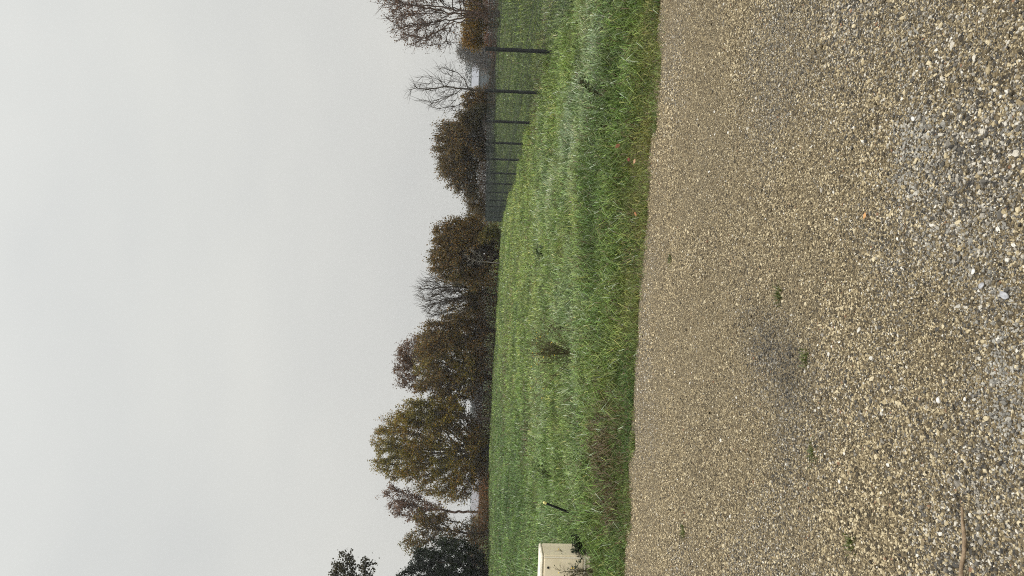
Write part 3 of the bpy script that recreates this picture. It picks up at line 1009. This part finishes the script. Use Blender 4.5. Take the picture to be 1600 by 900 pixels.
def strip(name, label, cat, poly, hgt, palette, n, leaf, seed, kind=None, thick=1.0, stems=400, group=None, bark=None, stemr=0.012):
    """a hedge or thicket following a polyline of (x, y, height) ground points"""
    rng = np.random.default_rng(seed)
    pl = np.array(poly, float)
    seg = np.linalg.norm(np.diff(pl[:, :2], axis=0), axis=1)
    cum = np.concatenate([[0], np.cumsum(seg)])
    t = rng.random(n) * cum[-1]
    x = np.interp(t, cum, pl[:, 0]) + rng.normal(0, thick * 0.4, n)
    y = np.interp(t, cum, pl[:, 1]) + rng.normal(0, thick * 0.5, n)
    hh = np.interp(t, cum, pl[:, 2]) * hgt * (0.55 + 0.75 * fbm(t, t * 0, hgt * 1.2, seed, 3))
    zz = ground_z(x, y)
    pos = np.stack([x, y, zz + hh * rng.random(n) ** 0.75], 1)
    lv, lf = leaves(pos, leaf, rng, droop=0.1)
    pal = np.array(palette, float)
    h = noise2(t, pos[:, 2], hgt * 1.5, seed) * len(pal) * 1.3 + rng.normal(0, 0.5, n) - 0.15 * len(pal)
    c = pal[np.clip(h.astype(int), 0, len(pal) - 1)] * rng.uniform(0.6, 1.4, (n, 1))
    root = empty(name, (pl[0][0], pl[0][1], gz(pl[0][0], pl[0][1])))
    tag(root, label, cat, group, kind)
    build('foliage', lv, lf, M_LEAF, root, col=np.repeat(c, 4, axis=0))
    ts = rng.random(stems) * cum[-1]
    sx = np.interp(ts, cum, pl[:, 0]) + rng.normal(0, thick * 0.35, stems)
    sy = np.interp(ts, cum, pl[:, 1]) + rng.normal(0, thick * 0.4, stems)
    sh = np.interp(ts, cum, pl[:, 2]) * hgt * rng.uniform(0.6, 1.15, stems)
    a = np.stack([sx, sy, ground_z(sx, sy)], 1)
    b = a + np.stack([rng.normal(0, 0.18, stems) * sh, rng.normal(0, 0.18, stems) * sh, sh * 0.55], 1)
    c2 = b + np.stack([rng.normal(0, 0.22, stems) * sh, rng.normal(0, 0.22, stems) * sh, sh * 0.5], 1)
    v, f = merge([tubes(a, b, stemr, stemr * 0.7, 3), tubes(b, c2, stemr * 0.7, stemr * 0.25, 3)])
    build('stems', v, f, bark or M_BARK, root)
    return root


def gpt(x, y, d):
    p = P(x, y, d)
    return p[0], p[1]


def line(pts):
    return [(*gpt(770, y, d), h) for (y, d, h) in pts]


strip('bramble_thicket', 'dark brown bramble thicket under the trees on the left half of the meadow edge', 'thicket',
      line([(960, 45, 1.0), (880, 46, 1.0), (830, 48, 1.0), (815, 50, 0.45), (760, 54, 0.42), (700, 57, 1.0), (660, 56, 0.8), (620, 55, 1.1), (590, 54, 1.2)]), 1.5, [(0.07, 0.047, 0.02), (0.18, 0.088, 0.028), (0.085, 0.075, 0.022), (0.23, 0.10, 0.03), (0.11, 0.07, 0.026)], 21000, 0.09, 71, thick=1.6, stems=700)
strip('tangled_thicket', 'tangled rust brown undergrowth below the bare topped and dense brown trees', 'thicket',
      line([(586, 54, 1.2), (540, 52, 1.1), (480, 51, 1.0), (430, 48, 1.0), (390, 47, 1.0), (356, 46, 0.9)]), 1.6, [(0.08, 0.055, 0.022), (0.17, 0.09, 0.028), (0.08, 0.072, 0.022), (0.23, 0.11, 0.03)], 15000, 0.085, 73, thick=1.4, stems=500)
strip('hedge', 'low dark brown hedge crossing behind the wire fence at the back of its meadow', 'hedge',
      line([(-60, 60, 1.0), (30, 60, 1.0), (66, 60, 0.9), (84, 60, 0.45), (100, 60, 0.30), (128, 60, 0.42), (150, 60, 0.9), (230, 60, 1.05), (300, 60, 1.0), (345, 60, 0.9)]), 1.3, [(0.06, 0.036, 0.016), (0.10, 0.05, 0.02), (0.045, 0.036, 0.015), (0.14, 0.055, 0.02)], 24000, 0.08, 75, thick=0.8, stems=600)
# far wood, one mass: real mist plus haze put into its leaf colours
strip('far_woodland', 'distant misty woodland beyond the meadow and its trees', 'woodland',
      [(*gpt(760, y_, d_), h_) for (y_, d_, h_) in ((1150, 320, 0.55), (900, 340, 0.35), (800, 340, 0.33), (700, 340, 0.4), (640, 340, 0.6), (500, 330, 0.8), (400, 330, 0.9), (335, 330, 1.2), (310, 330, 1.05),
                                                    (200, 330, 0.8), (140, 320, 1.1), (100, 320, 1.2), (60, 320, 1.05), (0, 310, 1.0), (-200, 300, 1.0))], 10.0, FAR_HAZED, 60000, 0.75, 77, kind='stuff', thick=14, stems=300, stemr=0.12)
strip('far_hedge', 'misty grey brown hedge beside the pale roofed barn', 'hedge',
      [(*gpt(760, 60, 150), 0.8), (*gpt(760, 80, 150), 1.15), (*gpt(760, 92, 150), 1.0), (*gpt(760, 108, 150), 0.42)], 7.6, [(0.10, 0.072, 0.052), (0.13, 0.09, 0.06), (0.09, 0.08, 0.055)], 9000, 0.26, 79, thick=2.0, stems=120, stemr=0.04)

# ---------------------------------------------------------------- wire fence
FN0 = -1
F_D0, F_S = 11.6, 2.5
fence = empty('wire_fence', (FENCE_X, F_D0 + FN0 * F_S, gz(FENCE_X, F_D0 + FN0 * F_S)))
tag(fence, 'dark rigid wire mesh fence with black posts running away over the meadow', 'fence')
FH = 1.20
posts = []
for n in range(FN0, 13):
    y = F_D0 + n * F_S
    z = 1.603 - 0.004 * n - FH - 0.045
    posts.append((FENCE_X + 0.01 * math.sin(n * 2.1), y, z))
for n, (x, y, z) in enumerate(posts):
    bm = bmesh.new()
    bmesh.ops.create_cube(bm, size=1.0, matrix=Matrix.Translation((x, y, z + FH / 2 - 0.1)) @ Matrix.Diagonal((0.054, 0.054, FH + 0.25, 1)))
    bmesh.ops.bevel(bm, geom=list(bm.edges), offset=0.006, segments=2, affect='EDGES')
    po = from_bm('post', bm, M_METAL, fence)
    bm = bmesh.new()
    bmesh.ops.create_cube(bm, size=1.0, matrix=Matrix.Translation((x, y, z + FH + 0.034)) @ Matrix.Diagonal((0.06, 0.06, 0.018, 1)))
    bmesh.ops.bevel(bm, geom=list(bm.edges), offset=0.004, segments=1, affect='EDGES')
    from_bm('cap', bm, M_METAL, po)


def mesh_panel(p0, p1):
    p0, p1 = np.array(p0), np.array(p1)
    d = p1 - p0
    L = np.linalg.norm(d[:2])
    ax = d / L
    nrm = np.array([-ax[1], ax[0], 0])
    nrm /= np.linalg.norm(nrm)
    hs = [0.02, 0.50, 0.55, 0.60, 1.02, 1.07, 1.12, 1.20]
    bulge = [0, 0, 0.032, 0, 0, 0.032, 0, 0]
    segs0, segs1, rr = [], [], []
    for s in np.arange(0.06, L - 0.05, 0.05):
        b = p0 + ax * s
        for i in range(len(hs) - 1):
            segs0.append(b + np.array([0, 0, hs[i]]) + nrm * bulge[i])
            segs1.append(b + np.array([0, 0, hs[i + 1]]) + nrm * bulge[i + 1])
            rr.append(0.0024)
    for hz, bl in [(0.02, 0), (0.2, 0), (0.35, 0), (0.5, 0), (0.6, 0), (0.8, 0), (1.02, 0), (1.12, 0), (0.55, 0.032), (1.07, 0.032), (1.17, 0)]:
        segs0.append(p0 + ax * 0.045 + np.array([0, 0, hz]) + nrm * bl)
        segs1.append(p0 + ax * (L - 0.045) + np.array([0, 0, hz]) + nrm * bl)
        rr.append(0.0026)
    return tubes(segs0, segs1, rr, rr, 4)


for a, b in zip(posts[:-1], posts[1:]):
    v, f = mesh_panel(a, b)
    build('mesh_panel', v, f, M_WIRE, fence)
# the fence turns the corner and runs on behind
lx, ly, lz = posts[-1]
v, f = mesh_panel((lx, ly, lz), (lx + 2.5, ly + 0.2, lz + 0.02))
build('mesh_panel', v, f, M_WIRE, fence)

# ---------------------------------------------------------------- electric cabinet
M_CREAM = noisy_material('cream_moulded_plastic', (0.66, 0.575, 0.40), (0.76, 0.675, 0.50), 5, 0.55, 0.08, 0.35)
M_CREAM2 = noisy_material('weathered_cream_lid', (0.62, 0.57, 0.45), (0.74, 0.69, 0.57), 7, 0.5, 0.08, 0.35)
M_GREYP = noisy_material('stained_plinth', (0.34, 0.29, 0.21), (0.48, 0.42, 0.31), 9, 0.8, 0.3)
M_BLACK = noisy_material('black_plastic', (0.006, 0.006, 0.007), (0.014, 0.014, 0.015), 30, 0.45, 0.1, 0.4)
M_YEL = noisy_material('pale_yellow_tape', (0.62, 0.55, 0.18), (0.75, 0.68, 0.30), 40, 0.5, 0.1)
CD = 8.2
cf = P(905, 866, CD)            # right front corner near the ground
czb = gz(cf[0], cf[1])
mppc = CD / F_PX
CW, CDP, CH = 0.52, 0.33, 0.56
ang = math.radians(-4)
ctop = P(845, 866, CD)[2]
root = empty('electric_cabinet', (cf[0] - CW / 2, cf[1] + CDP / 2, ctop - CH), ang)
tag(root, 'cream plastic electricity cabinet standing in the grass at the road verge', 'cabinet')


def cbox(name, x0, x1, y0, y1, z0, z1, mat, bev=0.008, seg=3, parent=root, taper=None):
    bm = bmesh.new()
    bmesh.ops.create_cube(bm, size=1.0, matrix=Matrix.Translation(((x0 + x1) / 2, (y0 + y1) / 2, (z0 + z1) / 2)) @ Matrix.Diagonal((x1 - x0, y1 - y0, z1 - z0, 1)))
    if taper:
        for vv in bm.verts:
            if vv.co.z > (z0 + z1) / 2:
                vv.co.x *= taper
                vv.co.y = (y0 + y1) / 2 + (vv.co.y - (y0 + y1) / 2) * taper
    bmesh.ops.bevel(bm, geom=list(bm.edges), offset=bev, segments=seg, affect='EDGES')
    bm.transform(root.matrix_world)
    return from_bm(name, bm, mat, parent)


hw, hd = CW / 2, CDP / 2
cbox('body', -hw, hw, -hd, hd, 0.0, CH - 0.032, M_CREAM, 0.010)
cbox('lid', -hw - 0.004, hw + 0.004, -hd - 0.005, hd + 0.004, CH - 0.030, CH, M_CREAM2, 0.010, taper=0.99)
door = cbox('door', -hw + 0.030, hw - 0.030, -hd - 0.012, -hd - 0.001, 0.085, CH - 0.040, M_CREAM, 0.005)
for (nm, x0, x1, z0, z1) in (('door_rim', -hw + 0.012, -hw + 0.027, 0.058, CH - 0.038), ('door_rim', hw - 0.027, hw - 0.012, 0.058, CH - 0.038), ('door_rim', -hw + 0.030, hw - 0.030, 0.055, 0.078)):
    cbox(nm, x0, x1, -hd - 0.017, -hd - 0.001, z0, z1, M_CREAM2, 0.004, 2)
bm = bmesh.new()
bmesh.ops.create_cone(bm, segments=20, radius1=0.013, radius2=0.012, depth=0.012, cap_ends=True,
                      matrix=root.matrix_world @ Matrix.Translation((0.125, -hd - 0.016, CH - 0.085)) @ Matrix.Rotation(math.pi / 2, 4, 'X'))
lk = from_bm('lock', bm, M_BLACK, door)
cbox('plinth', -hw - 0.02, hw + 0.02, -hd - 0.03, hd + 0.02, -0.22, -0.004, M_GREYP, 0.03, 4)

# ---------------------------------------------------------------- black marker stake
st_b = P(891, 801, 9.4)
st_b[2] = gz(st_b[0], st_b[1])
b_ = PZ(885, 799, st_b[2] + 0.06)
t_ = P(853.5, 786.5, b_[1] - 0.05)
dirv = (t_ - b_) / np.linalg.norm(t_ - b_)
root = empty('marker_stake', b_ - dirv * 0.12)
tag(root, 'short leaning black marker stake with a pale yellow tip in the grass', 'stake')
v, f = tubes([b_ - dirv * 0.12, t_], [t_, t_ + dirv * 0.002], [0.0145, 0.0145], [0.0145, 0.010], 10)
build('shaft', v, f, M_BLACK, root, smooth=True)
v, f = tubes([t_ + dirv * 0.002, t_ + dirv * 0.034], [t_ + dirv * 0.034, t_ + dirv * 0.046], [0.0160, 0.0160], [0.0160, 0.004], 10)
build('tip', v, f, M_YEL, root, smooth=True)

# ---------------------------------------------------------------- weeds
M_WEED = leaf_material('weed_leaf', 0.25)
M_WSTEM = noisy_material('weed_stem', (0.060, 0.054, 0.024), (0.12, 0.10, 0.048), 40, 0.85, 0.2)
M_FLOW = noisy_material('yellow_petal', (0.55, 0.36, 0.02), (0.75, 0.52, 0.04), 40, 0.6, 0.0)


def weed(name, label, base, zg_off, hgt, wid, nst, seed, nleaf=120, leaf=0.03, col=((0.03, 0.05, 0.015), (0.05, 0.06, 0.02)), flowers=0, lean=(0, 0), stem_r=0.0035, side=3, group=None):
    rng = np.random.default_rng(seed)
    p = hit(base[0], base[1])
    p[2] -= 0.01
    root = empty(name, p)
    tag(root, label, 'weed', group)
    parts, tips, allp = [], [], []
    for i in range(nst):
        an = rng.uniform(0, 6.28)
        sp_ = abs(rng.normal(0, 1)) * wid * 0.5
        top = p + np.array([math.cos(an) * sp_ + lean[0], math.sin(an) * sp_ + lean[1], hgt * rng.uniform(0.55, 1.05)])
        prev = p + np.array([math.cos(an), math.sin(an), 0]) * 0.02 * rng.random()
        for j in range(1, 6):
            t = j / 5
            q_ = p * (1 - t) + top * t + np.array([0, 0, 0.10 * hgt * math.sin(t * math.pi)]) + rng.normal(0, 0.012, 3) * hgt * 2
            parts.append(tubes([prev], [q_], [stem_r * (1.15 - t * 0.7)], [stem_r * (1.0 - t * 0.7)], 4))
            allp.append(q_)
            if j >= 2:
                for _ in range(side):
                    e_ = q_ + unit(rng.normal(0, 1, 3) * np.array([1, 1, 0.5]) + np.array([0, 0, 0.6]) + (top - p) / hgt * 0.4) * hgt * rng.uniform(0.08, 0.26)
                    parts.append(tubes([q_], [e_], [stem_r * 0.5], [stem_r * 0.25], 3))
                    tips.append(e_)
                    allp.append(e_)
            prev = q_
        tips.append(top)
    v, f = merge(parts)
    build('stems', v, f, M_WSTEM, root)
    allp = np.array(allp)
    if nleaf:
        pos = allp[rng.integers(0, len(allp), nleaf)] + rng.normal(0, 0.012, (nleaf, 3))
        lv, lf = leaves(pos, leaf, rng)
        c = lerp(col[0], col[1], rng.random(nleaf)) * rng.uniform(0.7, 1.3, (nleaf, 1))
        build('leaves', lv, lf, M_WEED, root, col=np.repeat(c, 4, axis=0))
    if flowers:
        for q_ in np.array(tips)[rng.choice(len(tips), min(flowers, len(tips)), replace=False)]:
            bm = bmesh.new()
            bmesh.ops.create_icosphere(bm, subdivisions=1, radius=0.0085, matrix=Matrix.Translation(Vector(q_)) @ Matrix.Diagonal((1.1, 1.1, 0.7, 1)))
            from_bm('flower', bm, M_FLOW, root)
    return root


weed('ragwort_weed', 'large dark twiggy weed dotted with small yellow flowers in the meadow', (896, 553), 0.0, 0.56, 0.80, 30, 201, 700, 0.022, flowers=26, col=((0.07, 0.078, 0.026), (0.11, 0.105, 0.038)), side=4, stem_r=0.0042)
weed('twig_weed', 'thin curved dark stem weed beside the yellow flowered one', (905, 516), 0.0, 0.42, 0.10, 3, 203, 40, 0.022, side=2)
weed('grassy_weed', 'narrow drooping green weed near the marker stake', (868, 748), 0.0, 0.30, 0.20, 9, 205, 160, 0.03, lean=(0.12, 0), col=((0.05, 0.085, 0.02), (0.07, 0.10, 0.03)), side=1)
weed('spiky_weed', 'dark spiky leaning weed on the bank near the fence', (958, 158), 0.0, 0.34, 0.05, 2, 207, 110, 0.035, lean=(0.22, 0.0), col=((0.04, 0.065, 0.022), (0.065, 0.085, 0.03)), side=7, stem_r=0.004)
weed('stalk_weed', 'thin bare stalk leaning on the bank left of the spiky weed', (1010, 142), 0.0, 0.22, 0.03, 1, 209, 12, 0.02, lean=(0.16, 0), side=1)
weed('flowering_weed', 'sparse yellow flowered weed straggling in front of the cream cabinet', (926, 893), 0.0, 0.38, 0.30, 9, 211, 150, 0.022, flowers=11, lean=(0.0, -0.03), side=4, stem_r=0.0048, col=((0.03, 0.045, 0.015), (0.05, 0.06, 0.02)))
weed('dock_weed', 'dark leafy weed clump at the right foot of the cream cabinet', (921, 855), 0.0, 0.20, 0.26, 12, 213, 480, 0.030, col=((0.018, 0.032, 0.011), (0.036, 0.05, 0.016)), side=4)
weed('rosette_weed', 'dark low weed among short grass in mid meadow', (855, 395), 0.0, 0.22, 0.34, 9, 215, 150, 0.035, col=((0.06, 0.095, 0.04), (0.085, 0.115, 0.05)), side=2)

# little plants coming through the gravel
GW = 'small weeds growing through the gravel road'
for (px, py, h_, lab, sd_) in ((1046, 405, 0.045, 'small green weed tuft in the gravel close to the verge'), (1214, 462, 0.05, 'bright moss green weed tuft in the middle of the gravel road'),
                               (1255, 558, 0.035, 'olive weed tuft beside the dark grey gravel patch'), (1267, 708, 0.035, 'yellow olive weed tuft lying flat in the gravel'),
                               (1068, 830, 0.05, 'green weed tuft in the gravel in front of the cream cabinet'), (1327, 852, 0.035, 'tiny dark green weed above the stick on the gravel'),
                               (1042, 645, 0.035, 'faint thin weed at the gravel edge opposite the withered grass'), (1236, 92, 0.03, 'tiny weed in the gravel nearest the fence side')) and [
    (1046, 405, 0.045, 'small green weed tuft in the gravel close to the verge', 301), (1214, 462, 0.05, 'bright moss green weed tuft in the middle of the gravel road', 302),
    (1255, 558, 0.035, 'olive weed tuft beside the dark grey gravel patch', 303), (1267, 708, 0.035, 'yellow olive weed tuft lying flat in the gravel', 304),
    (1068, 830, 0.05, 'green weed tuft in the gravel in front of the cream cabinet', 305), (1327, 852, 0.035, 'tiny dark green weed near the stick on the gravel', 306)]:
    rg = np.random.default_rng(sd_)
    p = PZ(px, py, 0.01)
    nb_ = 46
    an = rg.uniform(0, 6.28, nb_)
    rr_ = np.abs(rg.normal(0, 0.028, nb_))
    bx, by = p[0] + np.cos(an) * rr_, p[1] + np.sin(an) * rr_ * 0.8
    c = lerp((0.06, 0.085, 0.016), (0.13, 0.14, 0.035), rg.random(nb_)) * rg.uniform(0.7, 1.2, (nb_, 1))
    v, q4, t3, cc = blade_mesh(bx, by, h_ * rg.uniform(0.5, 1.2, nb_), np.full(nb_, 0.006), an, rg.uniform(0.5, 1.1, nb_), c, rg, z=road_z(bx, by) + 0.008)
    o = build('weed_tuft', v - p, [q4, t3], M_GRASS, col=cc)
    o.location = p
    tag(o, lab, 'weed', GW)

# ---------------------------------------------------------------- stick, stones and fallen leaves on the road
path = [PZ(x, y, 0.012) for x, y in ((1503, 792), (1504, 815), (1507, 842), (1506, 866), (1502, 885), (1501, 905), (1497, 925))]
radii = [0.0035, 0.0048, 0.0062, 0.0062, 0.006, 0.0066, 0.0055]
bm = bmesh.new()
rings = []
for i, (p, r_) in enumerate(zip(path, radii)):
    rings.append([bm.verts.new((p[0], p[1] + r_ * math.cos(k * math.pi / 4) * (1 + 0.12 * math.sin(i * 3 + k)), p[2] + r_ * math.sin(k * math.pi / 4))) for k in range(8)])
for a, b in zip(rings[:-1], rings[1:]):
    for k in range(8):
        bm.faces.new((a[k], a[(k + 1) % 8], b[(k + 1) % 8], b[k]))
bm.faces.new(rings[0])
bm.faces.new(rings[-1])
tag(from_bm('stick', bm, M_STICK, smooth=True), 'crooked brown stick lying on the gravel at the road front', 'stick')


def stone(label, px, py, size, mat, seed):
    rg = random.Random(seed)
    p = PZ(px, py, 0.004)
    bm = bmesh.new()
    bmesh.ops.create_icosphere(bm, subdivisions=3, radius=1.0)
    ph = [rg.uniform(0, 6) for _ in range(6)]
    for vv in bm.verts:
        c = vv.co
        k = 1 + 0.16 * math.sin(c.x * 2.3 + ph[0]) * math.sin(c.y * 2.1 + ph[1]) + 0.12 * math.sin(c.z * 3.1 + ph[2] + c.x) + 0.05 * math.sin(c.y * 6 + ph[3])
        vv.co = Vector((c.x * 1.25, c.y * 0.85, c.z * 0.62)) * k * size
    o = from_bm('stone', bm, mat, smooth=True)
    o.location = [float(t) for t in p]
    o.location.z += size * 0.2
    o.rotation_euler = (0.1, 0.15, rg.uniform(0, 6))
    tag(o, label, 'stone', 'larger stones lying on the gravel')


stone('bright white stone on the gravel towards the fence side', 1428, 186, 0.0090, M_STONEW, 1)
stone('pale grey rounded stone at the very front of the gravel', 1571, 461, 0.0120, M_STONEG, 2)
stone('small white stone beside a larger pale grey one at the gravel front', 1521, 424, 0.0072, M_STONEW, 3)
stone('grey oval stone lying behind the pale grey front stone', 1534, 446, 0.0085, M_STONEG, 4)
stone('white stone on tan gravel at mid road', 1467, 626, 0.0085, M_STONEW, 5)
stone('chalky small stone by itself next to the white mid road stone', 1508, 624, 0.0060, M_STONEW, 6)
stone('cream pebble alone on the gravel past the weed tufts', 1312, 752, 0.0072, M_STONEW, 7)


def fallen(label, px, py, z, size, col, seed, rot=(0.3, 0.2)):
    rg = np.random.default_rng(seed)
    zz = z
    p = PZ(px, py, zz)
    if z > 0.05:
        p = hit(px, py)
        p = p + (CAMP - p) * (0.10 / 1.2)
    nseg = 9
    v, f = [], []
    for i in range(nseg):
        t = i / (nseg - 1)
        wv = size * 0.34 * math.sin(math.pi * min(max(t, 0.02), 0.98)) ** 0.8 * (1 + 0.12 * (i % 2))
        for sgn_, lift in ((-1, 0.10), (0, 0.0), (1, 0.10)):
            v.append(((t - 0.5) * size, sgn_ * wv, lift * size + 0.08 * size * (2 * t - 1) ** 2))
    for i in range(nseg - 1):
        for j in range(2):
            f.append((i * 3 + j, i * 3 + j + 1, i * 3 + j + 4, i * 3 + j + 3))
    v = np.array(v)
    c = np.array(col) * rg.uniform(0.85, 1.15, (len(v), 1))
    o = build('fallen_leaf', v, np.array(f), M_WEED, col=c, smooth=True)
    o.location = [float(t) for t in p]
    o.rotation_euler = (rot[0], rot[1], rg.uniform(0, 6.28))
    tag(o, label, 'leaf', 'fallen autumn leaves')


fallen('pinkish orange leaf caught on top of the dark bank grass', 966, 229, 0.2, 0.075, (0.42, 0.20, 0.13), 1, (0.9, 0.5))
fallen('dull orange leaf on the mossy verge lip', 994, 334, 0.1, 0.055, (0.36, 0.16, 0.06), 2)
fallen('dark red leaf at the foot of the bank grass', 983, 249, 0.1, 0.05, (0.17, 0.04, 0.025), 3)
fallen('pale orange leaf flat on the open gravel', 1352, 337, 0.014, 0.026, (0.55, 0.30, 0.12), 4, (0.1, 0.1))
fallen('tan leaf on the mossy verge lip beside the dark red one', 992, 252, 0.1, 0.05, (0.40, 0.24, 0.13), 5)

# ---------------------------------------------------------------- far buildings
M_ROOFW = noisy_material('pale_metal_roof', (0.20, 0.208, 0.23), (0.24, 0.25, 0.27), 2, 0.5, 0.05)
M_WALLG = noisy_material('grey_blue_cladding', (0.075, 0.088, 0.10), (0.10, 0.118, 0.13), 1.5, 0.7, 0.05)
M_ROOFG = noisy_material('grey_slate_roof', (0.15, 0.15, 0.16), (0.24, 0.23, 0.24), 3, 0.7, 0.2)
M_RENDER = noisy_material('cream_render_wall', (0.44, 0.38, 0.27), (0.54, 0.48, 0.36), 2, 0.8, 0.1)
M_PANE = noisy_material('dark_window_glass', (0.03, 0.035, 0.04), (0.05, 0.055, 0.06), 3, 0.15, 0.0, 0.5)


def barn(name, label, loc, rz, L, W, hw_, hr, mroof, mwall, over=0.35, windows=()):
    root = empty(name, loc, rz)
    tag(root, label, 'building')
    MW = root.matrix_world
    bm = bmesh.new()
    sec = [(-W / 2, -1.5), (W / 2, -1.5), (W / 2, hw_), (0, hr), (-W / 2, hw_)]
    a = [bm.verts.new((-L / 2, y, z)) for y, z in sec]
    b = [bm.verts.new((L / 2, y, z)) for y, z in sec]
    bm.faces.new(a)
    bm.faces.new(list(reversed(b)))
    for i in range(5):
        bm.faces.new((a[i], a[(i + 1) % 5], b[(i + 1) % 5], b[i]))
    bm.transform(MW)
    wall = from_bm('wall', bm, mwall, root)
    bm = bmesh.new()
    sl = (hr - hw_) / (W / 2)
    t = 0.14
    for s in (-1, 1):
        pr = [(0, hr + 0.02), (s * (W / 2 + over), hw_ - over * sl + 0.02), (s * (W / 2 + over), hw_ - over * sl + 0.02 + t), (0, hr + 0.02 + t)]
        a = [bm.verts.new((-L / 2 - over, y, z)) for y, z in pr]
        b = [bm.verts.new((L / 2 + over, y, z)) for y, z in pr]
        bm.faces.new(a)
        bm.faces.new(list(reversed(b)))
        for i in range(4):
            bm.faces.new((a[i], a[(i + 1) % 4], b[(i + 1) % 4], b[i]))
    bm.transform(MW)
    from_bm('roof', bm, mroof, root)
    for (x, z, ww, hh, face) in windows:
        bm = bmesh.new()
        if face == 'front':
            mm = Matrix.Translation((x, -W / 2 - 0.02, z)) @ Matrix.Diagonal((ww, 0.08, hh, 1))
        else:
            mm = Matrix.Translation((L / 2 + 0.02, x, z)) @ Matrix.Diagonal((0.08, ww, hh, 1))
        bmesh.ops.create_cube(bm, size=1.0, matrix=MW @ mm)
        from_bm('window', bm, M_PANE, root)
    return root


bl = P(757, 132, 190)
barn('barn', 'long low barn with a pale roof in the mist beyond the wire fence', (bl[0] - 0.3, bl[1], bl[2] - 1.0), math.radians(5), 9.0, 8.0, 2.5, 4.2, M_ROOFW, M_WALLG, windows=((-2.4, 1.0, 2.2, 2.0, 'front'),))
bl = P(757, 788, 112)
barn('house', 'cream house with a grey roof glimpsed between the trees on the left', (bl[0] + 0.6, bl[1] + 2, bl[2] - 1.6), math.radians(48), 7.0, 3.8, 2.2, 3.5, M_ROOFG, M_RENDER, windows=((-1.2, 1.2, 0.8, 1.0, 'front'), (1.2, 1.2, 0.8, 1.0, 'front')))

# ---------------------------------------------------------------- mist
HZ0 = -3.0
bm = bmesh.new()
bmesh.ops.create_cube(bm, size=1.0, matrix=Matrix.Translation((0, 0, HZ0 / 2 + 7.0)) @ Matrix.Diagonal((1900, 1900, 14.0 - HZ0, 1)))
mh, nt, out = new_mat('mist')
pv = N(nt, 'ShaderNodeVolumePrincipled')
pv.inputs['Color'].default_value = (0.93, 0.95, 0.98, 1)
pv.inputs['Density'].default_value = 0.00055
pv.inputs['Anisotropy'].default_value = 0.2
nt.links.new(pv.outputs[0], out.inputs['Volume'])
hz = from_bm('haze', bm, mh)
tag(hz, kind='stuff')
